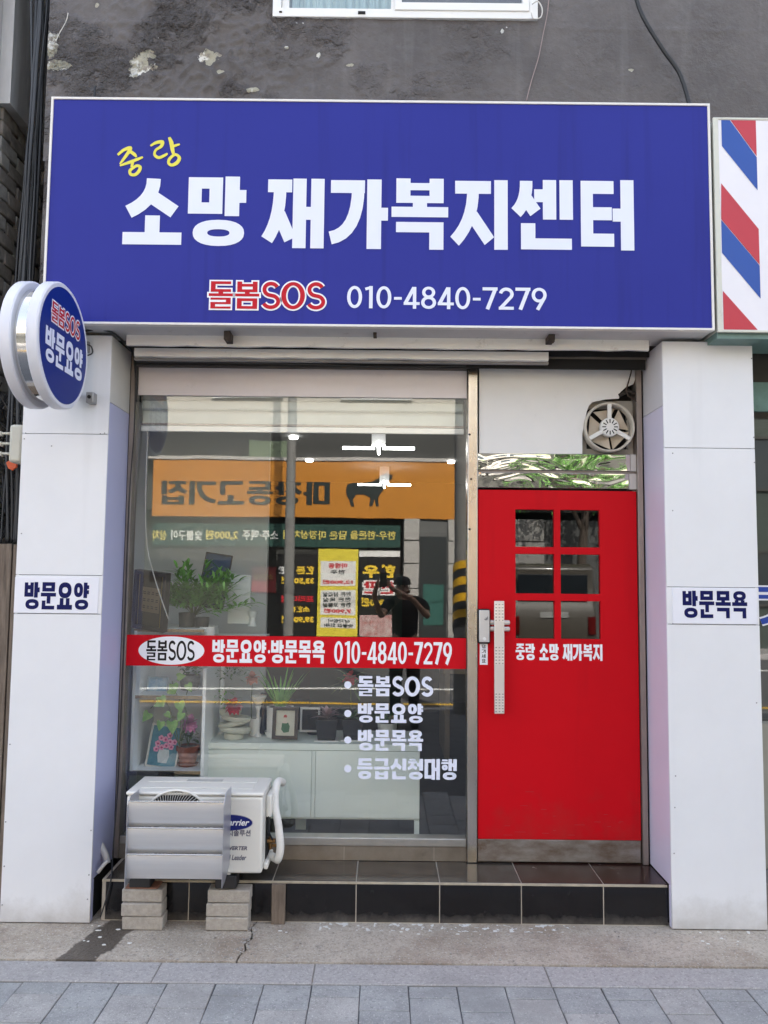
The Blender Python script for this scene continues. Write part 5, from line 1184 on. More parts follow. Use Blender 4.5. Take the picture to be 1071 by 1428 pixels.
# low cabinet
lc = thing('low_cabinet', 'long low white cabinet with sliding doors behind the window', 'cabinet', (-.3, 4.7, .2))
cx0, cx1 = U(285, 1090, ylc)[0], U(585.5, 1090, ylc)[0]; cz1, cz0 = U(430, 1037, ylc)[1], U(430, 1143, ylc)[1]
obj('cabinet_body', MB().box(cx0, cx1, ylc+.012, ylc+.40, cz0, cz1-.001), mat('white lacquer', (.80, .86, .80), .35, var=.04), lc, bevel=.002)
ft = U(430, 1046, ylc)[1]
xm1, xm2 = U(434, 1090, ylc)[0], U(440, 1090, ylc)[0]; M_lac = mat('white lacquer', (.6, .6, .6))
obj('top_edge', MB().box(cx0, cx1, ylc-.002, ylc+.0115, ft, cz1), M_lac, lc, bevel=.001, seg=1)
obj('cabinet_door', MB().box(cx0+.018, xm1, ylc, ylc+.0115, cz0+.012, ft-.003), M_lac, lc, bevel=.001, seg=1)
obj('cabinet_door', MB().box(xm2, cx1-.003, ylc, ylc+.0115, cz0+.012, ft-.003), M_lac, lc, bevel=.001, seg=1)
obj('stile', MB().box(cx0, cx0+.015, ylc, ylc+.0115, cz0, ft-.003), M_lac, lc); obj('stile', MB().box(xm1+.003, xm2-.003, ylc, ylc+.0115, cz0+.012, ft-.003), M_lac, lc)
for x in (cx0+.02, cx1-.03): obj('leg', MB().box(x, x+.028, ylc+.002, ylc+.03, .192, cz0-.001), M_lac, lc)
obj('leg', MB().box(cx0+.5, cx0+.56, ylc+.2, ylc+.23, .192, cz0-.001), M_lac, lc)
CT = cz1
def at(px, py, Y): return U(px, py, Y)
def pot(parent, x, y, z, r0, r1, h, m, square=False, rim=0, name='pot'):
    if square: mb = MB(); mb.v = []; mb.box(-1, 1, -1, 1, 0, h); mb.v = [((r0+(r1-r0)*(c/h))*a+x, (r0+(r1-r0)*(c/h))*b+y, c+z) for a, b, c in mb.v]; o = obj(name, mb, m, parent, bevel=.004)
    else:
        pr_ = [(r0*.9, 0), (r0, .003), (r1, h-rim*.8)]+([(r1+.006, h-rim*.8), (r1+.006, h)] if rim else [(r1, h)])+[(r1-.006, h), (r1-.009, h-.012)]
        o = obj(name, MB().lathe(pr_, (x, y, z), 'z', n=28), m, parent, smooth='auto')
    obj('soil', MB().lathe([(r1-.006, h-.014), (r1-.006, h-.008)], (x, y, z), 'z', n=16), mat('potting soil', (.04, .03, .02), .95), parent) if not square else None
    return o
def leafquad(mb, base, direc, L_, wd, droop=.3, seg=4, fold=.15):
    d = Vector(direc).normalized(); side = d.cross(Vector((0, 0, 1)))
    side = side.normalized() if side.length > .05 else Vector((1, 0, 0)); up = side.cross(d).normalized(); b = Vector(base); vs = []
    for i in range(seg+1):
        t = i/seg; p = b+d*L_*t+Vector((0, 0, -1))*droop*L_*t*t; ww = wd*math.sin(math.pi*min(1, .12+t*.88))**.8*.5
        vs += [p-side*ww+up*ww*fold, p-up*0, p+side*ww+up*ww*fold]
    mb.add(vs, [f for i in range(seg) for f in ((3*i, 3*i+1, 3*i+4, 3*i+3), (3*i+1, 3*i+2, 3*i+5, 3*i+4))])
def leafmat(name, c, c2, sc=20):
    m = mat(name, c, .45, col2=c2, vscale=sc); b = m.node_tree.nodes['Principled BSDF']; return m
M_lf1 = leafmat('fresh green leaf', (.20, .46, .08), (.09, .28, .04)); M_lf2 = leafmat('variegated leaf', (.38, .52, .22), (.12, .32, .06), 30); M_lf3 = leafmat('dark green leaf', (.10, .20, .06), (.05, .12, .035)); M_lf4 = leafmat('purple leaf', (.26, .06, .14), (.42, .42, .36), 26); M_stem = mat('green stem', (.08, .12, .03), .6)
M_pk = mat('pink petals', (.8, .35, .6), .6, var=.2, vscale=60); M_rd = mat('crimson petals', (.65, .03, .07), .6, var=.4, vscale=60); M_sal = mat('salmon petals', (.70, .32, .25), .6, var=.2, vscale=50)
def flower(parent, c, r, m, n=26, name='flower'):
    mb = MB()
    for k in range(n):
        t = k/n; a = k*2.4; el_ = R_(80-75*t); d = Vector((math.cos(a)*math.cos(el_), -math.sin(el_)*.9-.05, math.sin(a)*math.cos(el_))); leafquad(mb, Vector(c)+d*r*.15, d, r*(.55+.45*t), r*.75, .1, 3, .3)
    return obj(name, mb, m, parent, smooth=True)
def bushy(parent, c, rx, rz, n, L_, wd, m, up=.5, seed=1, name='foliage', droop=.35):
    rg = random.Random(seed); mb = MB()
    for k in range(n):
        a = rg.uniform(0, 6.283); e = rg.uniform(-.3, 1.3); q = rg.random()**.6
        p = Vector((c[0]+rx*q*math.cos(a)*math.cos(e), c[1]+rx*.6*q*math.sin(a)*math.cos(e), c[2]+rz*q*math.sin(e)))
        d = Vector((math.cos(a), math.sin(a)*.8, rg.uniform(-.3, up*2)))
        leafquad(mb, p, d, L_*rg.uniform(.6, 1.2), wd*rg.uniform(.7, 1.2), droop)
    return obj(name, mb, m, parent, kind='stuff', smooth=True)
def stems(parent, base, tips, r=.003, m=None):
    mb = MB()
    for t in tips:
        b = Vector(base); t = Vector(t); mid = (b+t)/2+Vector((rnd.uniform(-.02, .02), 0, .02)); mb.tube([b, mid, t], [r, r*.8, r*.5], 5)
    return obj('stems', mb, m or M_stem, parent, smooth=True)
# bamboo-like plant on the top shelf
x, z = at(266, 862, 4.62); z = zt1
p1 = thing('bamboo_plant', 'bushy plant with long narrow bright green leaves on the top shelf', 'plant', (x, 4.62, z))
pot(p1, x-.02, 4.62, z, .045, .05, .085, mat('dark pot', (.05, .045, .04), .5)); pot(p1, x+.07, 4.60, z, .038, .042, .06, mat('dark pot', (.05, .045, .04)))
cx_, cz_ = at(275, 828, 4.6)
rg = random.Random(5); tips = []; lm = MB()
for k in range(76):
    a = rg.uniform(-.95, 1.3); L0 = rg.uniform(.12, .31); base = Vector((x+rg.uniform(-.03, .08), 4.61+rg.uniform(-.02, .03), z+.07)); tip = base+Vector((math.sin(a)*L0*1.15, rg.uniform(-.10, .1), math.cos(a)*L0*.95)); tips.append(tip)
    for j in range(13):
        t = .35+.65*j/12; p = base.lerp(tip, t); aa = rg.uniform(0, 6.283); d = (tip-base).normalized()*.7+Vector((math.cos(aa), math.sin(aa)*.7, rg.uniform(-.2, .4)))*.8; leafquad(lm, p, d, rg.uniform(.06, .11), rg.uniform(.014, .022), .25)
obj('foliage', lm, M_lf1, p1, kind='stuff', smooth=True); stems(p1, (x+.02, 4.61, z+.07), tips[::2], .0022)
# white box + cup
bxx = RC(318, 802, 349, 870, 4.75); tag(obj('card_holder', MB().box(bxx[0], bxx[1], 4.75, 4.77, bxx[2], bxx[3]), mat('pale card', (.62, .66, .64), .6), bevel=.002), 'tall pale grey card standing right of the bamboo plant', 'card')
x, z = at(352, 866, 4.76); tag(obj('desk_speaker', MB().lathe([(.03, 0), (.022, .02), (.018, .05), (.03, .07), (.03, .09)], (x, 4.76, z-.03), 'z', n=20), mat('pale plastic', (.6, .64, .62), .4), smooth='auto'), 'small pale plastic stand beside the tall card', 'stand')
x, z = at(288, 884, 4.56); tag(obj('white_cup', MB().lathe([(.035, 0), (.045, .09), (.041, .09), (.033, .01)], (x, 4.58, z-.05), 'z', n=24), M_plastic, smooth='auto'), 'white cup whose rim shows just above the red band', 'cup')
tall = thing('support_stand', 'slim white stand holding the card and cup behind the red band', 'stand', (-.9, 4.7, .6)); obj('stand_top', MB().box(at(276, 900, 4.75)[0], at(372, 900, 4.75)[0], 4.55, 4.86, at(330, 886, 4.7)[1]-.012, at(330, 886, 4.7)[1]-.002), M_shelf, tall); obj('stand_leg', MB().box(-.97, -.95, 4.8, 4.82, CT, at(330, 886, 4.7)[1]-.013), M_shelf, tall)
# shelf 2 plant
x, z = at(262, 968, 4.66)[0], zt2
p2 = thing('potted_plant', 'small leafy plant in a grey pot on the middle shelf', 'plant', (x, 4.68, z)); pot(p2, x, 4.70, z, .05, .062, .085, mat('speckled grey pot', (.25, .25, .23), .7, var=.4, vscale=90)); bushy(p2, (x, 4.70, z+.11), .06, .09, 46, .045, .026, M_lf3, seed=3)
# vine with big pale leaves in front of shelf 3, leaves are parts
x, z = at(243, 1040, 4.50)
p3 = thing('trailing_vine', 'trailing vine with heart shaped pale green leaves in front of the shelves', 'plant', (x, 4.56, zt3))
tx, tz_ = at(262, 1062, 4.6)
pot(p3, at(238, 1060, 4.72)[0], 4.76, zt3, .04, .05, .07, mat('dark pot', (.05, .045, .04)))
stm = MB(); Yv = 4.445
paths = [[(250, 1040), (244, 1010), (236, 985), (225, 972), (210, 988)], [(250, 1040), (256, 1005), (250, 975), (243, 962), (240, 950)], [(250, 1045), (252, 1000), (240, 1000), (225, 1010), (222, 1018)], [(252, 1040), (262, 1000), (256, 980), (262, 962)], [(250, 1040), (240, 1015), (238, 1030)]]
for pth in paths:
    stm.tube([W(a, b, Yv+.02+.01*i) for i, (a, b) in enumerate(pth)], .0022, 5)
obj('stems', stm, M_stem, p3, smooth=True)
def heart(c, ang, s, tilt):
    cx, cz = c; mb = MB(); pr_ = [(0, 0), (.30, .14), (.46, -.02), (.44, -.30), (.22, -.66), (0, -1), (-.22, -.66), (-.44, -.30), (-.46, -.02), (-.30, .14)]
    ca, sa = math.cos(R_(ang)), math.sin(R_(ang)); V = []
    for u, v in pr_+[(0, -.45)]:
        a, b = u*s, v*s; yy = Yv-.012+abs(u)*s*.35+tilt*v*s*.5; V.append((cx+a*ca-b*sa, yy, cz+a*sa+b*ca))
    mb.add(V, [(i, (i+1) % 10, 10) for i in range(10)]); return mb
for (px, py, ang, s) in ((208, 1000, -35, .062), (224, 978, 20, .06), (226, 985, -60, .05), (242, 960, 10, .058), (236, 968, 60, .045), (250, 985, 15, .064), (254, 1000, -20, .05), (225, 1012, -10, .052), (240, 1012, 5, .072), (232, 1000, 40, .04), (262, 960, 30, .05), (248, 950, 100, .048)):
    obj('leaf', heart(at(px, py-6, Yv), ang, s, rnd.uniform(-.5, .5)), M_lf2, p3, smooth=True)
# terracotta pot with pink flower
x = at(262, 1050, 4.6)[0]
p4 = thing('flower_pot', 'terracotta pot with one pink blossom on the bottom shelf', 'plant', (x, 4.6, zt3))
obj('saucer', MB().lathe([(.05, 0), (.062, .012), (.058, .012), (.05, .004)], (x, 4.6, zt3+.001), 'z', n=28), mat('terracotta', (.30, .085, .045), .75, var=.2, vscale=20), p4, smooth='auto')
pot(p4, x, 4.6, zt3+.006, .045, .06, .105, mat('terracotta', (.3, .1, .05)), rim=.03)
fp = at(265, 1008, 4.55); flower(p4, (fp[0], 4.55, fp[1]), .054, M_pk, 34); stems(p4, (x, 4.6, zt3+.11), [(fp[0], 4.56, fp[1]-.01), (x-.03, 4.58, zt3+.2), (x+.02, 4.6, zt3+.19)]); bushy(p4, (x, 4.62, zt3+.15), .05, .09, 34, .04, .026, M_lf3, seed=9)
# stacked stone sculpture with red flower
x = at(327, 1000, 4.68)[0]; ysc = 4.68
sc_ = thing('stone_sculpture', 'pale sculpture of stacked curved stones with a crimson flower on top', 'sculpture', (x, ysc, CT))
M_st = mat('pale rough stoneware', (.58, .58, .48), .8, var=.2, vscale=20, bump=.5, bscale=60)
z = CT+.001
obj('base_stone', MB().lathe([(.050, 0), (.058, .012), (.055, .034), (.05, .038)], (x-.003, ysc, z), 'z', n=26, sy=.8), M_st, sc_, smooth='auto'); z += .039
for (dx, r, h, tl) in ((.004, .094, .036, 3), (-.008, .088, .03, -10), (.008, .088, .034, 6), (-.02, .066, .05, -9)):
    m = MB().lathe([(r*.80, 0), (r*.97, h*.25), (r, h*.6), (r*.9, h*.92), (r*.55, h)], (0, 0, 0), 'z', n=30, sy=.7); m.v = [(a*(1+.06*noise.noise(Vector((a*30, b*30, c*30+dx*99)))), b, c+.004*noise.noise(Vector((a*25, b*25, dx*50)))) for a, b, c in m.v]
    m.rot(Matrix.Rotation(R_(tl), 3, 'Y')).move((x+dx, ysc, z)); obj('stone', m, M_st, sc_, smooth='auto'); z += h*.96
flr = at(326, 981, 4.62); flower(sc_, (flr[0], 4.62, flr[1]-.012), .054, M_rd, 36); bushy(sc_, (x-.07, ysc+.02, z+.02), .09, .09, 60, .03, .010, M_lf1, seed=4)
# vases and pots along the cabinet
x = at(355, 1010, 4.78)[0]; o = thing('white_mug_pot', 'small white pot between the stone sculpture and the dark vase', 'pot', (x, 4.78, CT)); pot(o, x, 4.78, CT+.001, .028, .038, .105, M_plastic)
x = at(366, 1000, 4.84)[0]; tag(obj('dark_vase', MB().lathe([(.035, 0), (.045, .03), (.036, .12), (.016, .19), (.018, .24), (.014, .24)], (x, 4.86, CT+.001), 'z', n=24), mat('dark blue glaze', (.015, .025, .05), .15), smooth='auto'), 'tall dark blue vase behind the white pot', 'vase')
x, z = at(359, 968, 4.72); o = thing('white_figurine', 'white spreading figurine just below the red band beside the vase', 'figurine', (x, 4.76, CT)); obj('stem', MB().lathe([(.03, 0), (.012, .02), (.010, .15), (.02, .18)], (x, 4.76, CT+.001), 'z', n=16), M_plastic, o, smooth='auto'); obj('bowl', MB().lathe([(.012, .182), (.03, .20), (.05, .235), (.046, .238), (.02, .215)], (x, 4.76, CT+.001), 'z', n=24), M_plastic, o, smooth='auto')
x = at(390, 1000, 4.76)[0]; p5 = thing('potted_plant', 'tall plant with arching leaves in a large white cylinder pot', 'plant', (x, 4.78, CT)); pot(p5, x, 4.78, CT+.001, .078, .08, .175, M_plastic); obj('saucer', MB().lathe([(.082, 0), (.09, .03), (.087, .03), (.08, .004)], (x, 4.78, CT+.0005), 'z', n=30), M_plastic, p5, smooth='auto')
lm = MB(); rg = random.Random(8)
for k in range(46): a = rg.uniform(0, 6.283); leafquad(lm, (x+.03*math.cos(a), 4.78+.03*math.sin(a), CT+.17), (math.cos(a)*.55, math.sin(a)*.4, 1.1), rg.uniform(.18, .34), rg.uniform(.010, .018), .25, 6)
obj('foliage', lm, M_lf1, p5, kind='stuff', smooth=True)
for k, (px, py, m_, lab) in enumerate(((352, 945, M_sal, 'salmon blossom'),)):
    a, b = at(px, py, 4.66); t = thing('orchid', 'salmon pink artificial blossom on a thin stem below the red band', 'flower', (a, 4.7, CT)); flower(t, (a, 4.66, b), .045, m_, 22); stems(t, (a-.02, 4.8, CT), [(a, 4.67, b)]); bushy(t, (a-.16, 4.75, b-.01), .15, .10, 90, .04, .014, M_lf3, seed=12)
a, b = at(488, 944, 4.70); t = thing('orchid', 'red bromeliad like flower beside the bullet list lettering', 'flower', (a, 4.72, CT)); flower(t, (a, 4.7, b), .05, M_rd, 14); stems(t, (a, 4.76, CT), [(a, 4.7, b)]); bushy(t, (a, 4.76, b-.07), .10, .08, 50, .09, .022, M_lf3, seed=14)
def sqpot(px, lab, lmat, seed, n, L_, wd, Y=4.68, h=.115):
    x = at(px, 1015, Y)[0]; t = thing('potted_plant', lab, 'plant', (x, Y, CT)); pot(t, x, Y, CT+.008, .05, .064, h, mat('glossy black pot', (.012, .012, .014), .25), True); obj('tray', MB().box(x-.068, x+.068, Y-.06, Y+.06, CT+.001, CT+.007), M_plastic, t, bevel=.002)
    obj('soil', MB().box(x-.055, x+.055, Y-.055, Y+.055, CT+.008+h, CT+.0085+h), mat('potting soil', (.04, .03, .02)), t)
    rg = random.Random(seed)
    for k in range(n):
        a = 6.283*k/n+rg.uniform(-.3, .3); e = rg.uniform(.15, 1.1); mb = MB(); leafquad(mb, (x, Y, CT+h+.008), (math.cos(a)*math.cos(e), math.sin(a)*math.cos(e)*.8, math.sin(e)), L_*rg.uniform(.7, 1.15), wd, .35, 5); obj('leaf', mb, lmat, t, smooth=True)
sqpot(456, 'purple and silver striped leaf plant in a glossy black square pot', M_lf4, 2, 22, .13, .030)
sqpot(492, 'dark green leaved plant in the right hand black pot on the cabinet', M_lf3, 6, 14, .12, .022, 4.70)
x = at(438, 1008, 4.82)[0]; t = thing('black_pot', 'plain black pot standing behind the purple plant', 'pot', (x, 4.86, CT)); pot(t, x, 4.86, CT+.001, .045, .06, .12, M_rubber)
x = at(540, 1000, 4.76)[0]; t = thing('potted_plant', 'grassy spider plant at the right end of the low cabinet', 'plant', (x, 4.76, CT)); pot(t, x, 4.76, CT+.001, .05, .06, .09, mat('pale pot', (.5, .5, .46), .5))
lm = MB(); rg = random.Random(18)
for k in range(60): a = rg.uniform(0, 6.283); leafquad(lm, (x, 4.76, CT+.085), (math.cos(a), math.sin(a)*.5, rg.uniform(.3, 1.3)), rg.uniform(.12, .26), .007, .5, 6)
obj('foliage', lm, M_lf3, t, kind='stuff', smooth=True)

# ================================================================== ACROSS THE STREET (seen only mirrored in the glass and steel)
YO = -10.4
def O_(px, py, yr): return U(px, py, 2*YG-yr)
def OR(px0, py0, px1, py1, yr=YO): return RC(px0, py0, px1, py1, 2*YG-yr)
ob = thing('restaurant_building', 'plain cream building with a grill restaurant on its ground floor across the road', 'building', (-1, YO-.3, 0))
M_cream = mat('cream facade', (.50, .46, .39), .8, var=.1, vscale=1); M_dkfac = mat('dark facade', (.055, .055, .05), .7, var=.3)
r = OR(212, 643, 637, 722)
zt_ = O_(400, 600, YO)[1]
obj('upper_wall', MB().box(-9, 7.5, YO-4, YO-.35, zt_+.0, 8.4), M_cream, ob)
obj('ground_floor', MB().box(-9, 1.9, YO-4, YO-.6, 0, r[2]+.2), M_dkfac, ob)
obj('fascia', MB().box(-9, 7.5, YO-4, YO-.25, r[2]+.21, zt_-.001), M_dkfac, ob)
obj('canopy_edge', MB().box(-6.2, 7.5, YO-.24, YO+.02, O_(400, 640, YO)[1]-.03, O_(400, 640, YO)[1]+.05), mat('weathered gutter', (.45, .42, .38), .6), ob)
for i in range(5):
    for j in range(1):
        x = -7.5+i*3.2; z = 6.0+j*2.6; w_ = obj('window', MB().plate([x, x+.07, x+.85, x+.92, x+1.7, x+1.77], [z, z+.07, z+1.2, z+1.27], {(1, 1), (3, 1)}, YO-.345, YO-.29), M_frame_w, ob)
        obj('window_pane', MB().box(x+.07, x+1.7, YO-.34, YO-.33, z+.07, z+1.2), mat('dark pane', (.03, .04, .045), .08), w_)
for px in (352, 372, 397): pass
wr = OR(345, 612, 400, 638); obj('fascia_window', MB().box(wr[0], wr[1], YO-.245, YO-.23, wr[2], wr[3]), mat('greenish fascia window', (.16, .2, .13), .3), ob)
osn = thing('restaurant_sign', 'long orange restaurant sign with dark mirrored lettering and a cow', 'sign', (r[0], YO, r[2]))
obj('sign_box', MB().box(r[0], r[1], YO-.2, YO, r[2], r[3]), mat('orange sign film', (.52, .20, .014), .45, var=.1, vscale=1), osn, bevel=.01)
def mir(rect): 
    x0, x1 = rect[0], rect[1]; return lambda yy: (lambda u, v: (x0+x1-u, yy, v))
def olet(text, px, par, m, yy, **k):
    rr_ = OR(*px, yy); mb = letters(text, rr_, 0, conv=mir(rr_)(yy), **k); return obj('lettering', mb, m, par)
def ofont(text, px, par, m, yy, bold=.03): rr_ = OR(*px, yy); return obj('lettering', font_text(text, rr_, 0, bold, conv=mir(rr_)(yy), res=2), m, par)
M_dg = mat('dark green black film', (.012, .02, .018), .5)
olet('마장동고기집', (224, 671, 460, 704), osn, M_dg, YO+.006, th=.15, tv=.19)
cow = [(482, 683), (484, 676), (492, 673), (505, 674), (518, 672), (527, 668), (532, 663), (536, 662), (541, 657), (540, 662), (548, 662), (547, 668), (541, 671), (537, 680), (531, 688), (527, 694), (528, 706), (524, 706), (522, 696), (519, 706), (515, 706), (516, 694), (508, 690), (497, 690), (492, 697), (494, 706), (489, 706), (487, 697), (483, 692)]
mb = MB(); cp = [O_(a, b, YO+.006) for a, b in cow]
union_into(mb, [cp], lambda u, v: (u, YO+.006, v)); obj('cow_emblem', mb, M_dg, osn)
bn = thing('banner', 'dark green cloth banner with pale and yellow writing under the orange sign', 'banner', (0, YO+.1, 2.6)); rb = OR(212, 731, 558, 762, YO+.1)
obj('cloth', MB().box(rb[0], rb[1], YO+.09, YO+.1, rb[2], rb[3]), mat('green banner cloth', (.015, .06, .045), .7, var=.2), bn)
M_by = mat('banner yellow', (.6, .5, .12), .6); M_bw = mat('banner white', (.65, .66, .6), .6)
ofont('한우·한돈을 담은 마장상차림', (395, 740, 552, 752), bn, M_by, YO+.106); ofont('소주·맥주', (338, 739, 388, 753), bn, M_bw, YO+.106); ofont('2,000원', (287, 739, 332, 753), bn, M_by, YO+.106); ofont('숯불구이', (238, 739, 282, 753), bn, M_bw, YO+.106); ofont('상차', (212, 739, 232, 753), bn, M_by, YO+.106)
def poster(lab, px, m, yy=YO+.12):
    rr_ = OR(*px, yy); t = thing('poster', lab, 'poster', (rr_[0], yy, rr_[2])); obj('sheet', MB().box(rr_[0], rr_[1], yy-.01, yy, rr_[2], rr_[3]), m, t); return t
M_pb = mat('poster black', (.015, .014, .013), .4); M_py = mat('poster yellow', (.72, .6, .06), .4); M_pw = mat('poster white', (.75, .74, .7), .4); M_pr = mat('poster red', (.55, .02, .03), .4); M_gold = mat('poster gold', (.85, .58, .05), .4)
y2 = YO+.124
pa = poster('black poster with gold 한우 over red 한판, right of the yellow poster', (501, 768, 558, 888), M_pb)
rr_ = OR(501, 768, 558, 776, y2); obj('header', MB().box(rr_[0], rr_[1], y2-.002, y2, rr_[2], rr_[3]), M_pw, pa)
ofont('한우', (506, 787, 552, 806), pa, M_gold, y2, .05); olet('한판', (508, 811, 550, 828), pa, M_pw, y2, e=.12); olet('한판', (508, 811, 550, 828), pa, M_pr, y2+.003); ofont('59,900원', (504, 834, 552, 847), pa, M_gold, y2, .05)
rr_ = OR(501, 858, 558, 888, y2); obj('food_photo', MB().box(rr_[0], rr_[1], y2-.002, y2, rr_[2], rr_[3]), mat('food photograph', (.6, .55, .52), .5, col2=(.35, .06, .05), vscale=8), pa)
pb = poster('yellow menu poster with white panels and prices', (443, 765, 499, 888), M_py)
for a in ((447, 782, 496, 817), (447, 823, 496, 858), (447, 862, 496, 876)):
    rr_ = OR(*a, y2); obj('panel', MB().box(rr_[0], rr_[1], y2-.002, y2, rr_[2], rr_[3]), M_pw, pb)
ofont('마장동', (458, 785, 484, 792), pb, M_pr, y2+.002, .04); ofont('한우', (461, 794, 481, 800), pb, M_black, y2+.002); ofont('12,900원', (450, 808, 492, 815), pb, M_pr, y2+.002, .05)
for i, s in enumerate(('한돈 삼겹살', '한돈 목살', '한돈 꼬들살')): ofont(s, (450, 826+i*7.5, 490, 832+i*7.5), pb, M_black, y2+.002)
ofont('7,900원', (452, 849, 490, 856), pb, M_pr, y2+.002, .05); ofont('상차림비', (458, 864, 488, 869), pb, M_black, y2+.002); ofont('숯불값 없음!', (452, 870, 492, 875), pb, M_black, y2+.002)
pc = poster('black menu poster with gold 한돈 prices, left of the yellow poster', (386, 772, 441, 888), M_pb)
ofont('한돈', (413, 789, 438, 800), pc, M_gold, y2, .05); ofont('한판', (388, 789, 408, 800), pc, M_pw, y2, .05); ofont('33,500원', (392, 804, 438, 815), pc, M_gold, y2, .05); ofont('프리미엄', (392, 830, 438, 840), pc, M_pr, y2, .05); ofont('소한판', (402, 845, 432, 854), pc, M_gold, y2, .05); ofont('39,900원', (392, 859, 438, 870), pc, M_gold, y2, .05)
# lit menu board and doorway of the restaurant
a = OR(350, 790, 384, 826, YO-.5); t = thing('menu_board', 'dim reddish menu board inside the restaurant entrance', 'menu board', (a[0], YO-.5, a[2])); obj('board', MB().box(a[0], a[1], YO-.59, YO-.56, a[2], a[3]), mat('dull red board', (.25, .03, .03), .5), t); ofont('소갈비살', (354, 800, 380, 808), t, mat('gold print', (.5, .35, .1), .5), YO-.55)
# stone faced wall with a dark door at the right
swl = thing('stone_wall', 'pale stone block wall with a dark door right of the restaurant', 'wall', (2.5, YO, 0))
obj('wall_core', MB().box(O_(562, 800, YO)[0], 7.4, YO-4, YO-.05, 0, r[2]-.0), mat('dark mortar wall', (.12, .12, .115), .9), swl)
zb_ = [0, .75, 1.35, 1.95, 2.5, 3.05]
M_stn = mat('pale granite facing', (.42, .40, .37), .7, var=.15, vscale=4)
xs_ = [O_(563, 800, YO)[0], O_(584, 800, YO)[0]]; xd = [O_(624, 800, YO)[0], O_(645, 800, YO)[0], O_(690, 800, YO)[0], O_(760, 800, YO)[0]]
for a, b in zip(zb_, zb_[1:]):
    obj('stone_block', MB().box(xs_[0], xs_[1], YO-.05, YO, a+.012, b-.012), M_stn, swl, bevel=.01, seg=1)
    for c, d in zip(xd, xd[1:]): obj('stone_block', MB().box(c+.012, d-.012, YO-.05, YO, a+.012, b-.012), M_stn, swl, bevel=.01, seg=1)
dd = obj('door', MB().box(xs_[1]+.03, xd[0]-.03, YO-.049, YO-.02, .02, 2.6), mat('dark steel door', (.03, .035, .035), .4), swl)
a = OR(590, 815, 618, 872, YO); obj('door_panel', MB().box(a[0], a[1], YO-.019, YO-.01, a[2], a[3]), mat('teal door panel', (.03, .11, .09), .5), dd)
# utility poles, wires
def pole(x, y, h, r, lab, guard=None):
    t = thing('utility_pole', lab, 'pole', (x, y, 0)); obj('shaft', MB().tube([(x, y, -.1), (x, y, h)], [r, r*.8], 20), mat('grey concrete pole', (.23, .225, .21), .85, var=.2), t, smooth='auto')
    if guard:
        n = 10
        for k in range(8):
            mb = MB(); seg = 20; 
            mb.v = [(x+(r+.012)*math.cos(6.2832*i/seg), y+(r+.012)*math.sin(6.2832*i/seg), guard+k*.1+(.001 if s == 0 else .099)+.10*math.sin(6.2832*i/seg*1)*.8) for s in (0, 1) for i in range(seg)]
            mb.f = [(i, (i+1) % seg, seg+(i+1) % seg, seg+i) for i in range(seg)]
            obj('guard_stripe', mb, mat('guard yellow', (.65, .36, .01), .5) if k % 2 else mat('guard black', (.02, .02, .02), .5), t)
    return t
pole(O_(405, 700, -8.9)[0], -8.9, 8.5, .115, 'dark utility pole standing before the restaurant across the road')
pole(1.02, -1.35, 8.5, .14, 'utility pole with a yellow and black striped guard on the near kerb', 1.0)
for k, (y, z, x0, sag) in enumerate(((-4.5, 6.2, -12, .5), (-5.2, 6.5, -12, .4), (-6.0, 5.9, -12, .7), (-3.6, 6.9, -12, .3), (-6.6, 6.4, -12, .6))):
    pts = [(-14+28*i/16, y+.4*math.sin(i/3), z-sag*(1-((i-8)/8)**2)) for i in range(17)]
    o = obj('overhead_wire', MB().tube(pts, .012, 5), M_cable, smooth=True); tag(o, 'thin black overhead wire strung along the street, the '+['one second nearest the shop', 'middle one', 'most sagging one', 'one nearest the shop', 'one furthest from the shop'][k], 'wire', 'overhead wires along the street')
# neighbouring blocks and a tree to fill the mirrored street
def block(x0, x1, h, col, lab, y0=YO-5, y1=YO-.3, wf=None):
    t = thing('street_building', lab, 'building', ((x0+x1)/2, y1, 0)); obj('walls', MB().box(x0, x1, y0, y1, 0, h), col, t); obj('parapet', MB().box(x0-.1, x1+.1, y0, y1+.1, h+.001, h+.25), M_cream, t)
    n = int((x1-x0)/2.2)
    for i in range(n):
        for j in range(int((h-1)/2.8)):
            x = x0+.5+i*2.2; z = 1+j*2.8; w_ = obj('window', MB().plate([x, x+.06, x+1.34, x+1.4], [z, z+.06, z+1.3, z+1.36], {(1, 1)}, y1, y1+.05), wf or M_frame_w, t); obj('window_pane', MB().box(x+.06, x+1.34, y1+.005, y1+.015, z+.06, z+1.3), mat('dark pane', (.03, .04, .045)), w_)
block(7.7, 15, 8, mat('dark grey green facade', (.05, .07, .06), .7, var=.2), 'dark grey green block right of the stone wall across the road', wf=M_dkfac)
block(-17, -9.2, 7.5, mat('pale facade', (.55, .54, .5), .8, var=.1), 'pale apartment block at the left across the road')
block(15.3, 26, 12, mat('beige facade', (.42, .37, .3), .8, var=.1), 'tall beige apartment block far along the street to the right')
tr = thing('street_tree', 'leafy green tree on the far pavement right of the restaurant', 'tree', (4.6, -9.8, 0))
obj('trunk', MB().tube([(4.6, -9.8, 0), (4.55, -9.75, 1.6), (4.7, -9.8, 3.2), (4.6, -9.8, 4.6)], [.13, .11, .09, .05], 10).tube([(4.6, -9.8, 2.8), (4.0, -9.6, 4.0)], [.06, .03], 7).tube([(4.65, -9.8, 3.0), (5.4, -9.7, 4.2)], [.06, .03], 7), mat('bark', (.12, .09, .07), .9, var=.3), tr, smooth='auto')
rg = random.Random(3); lm = MB()
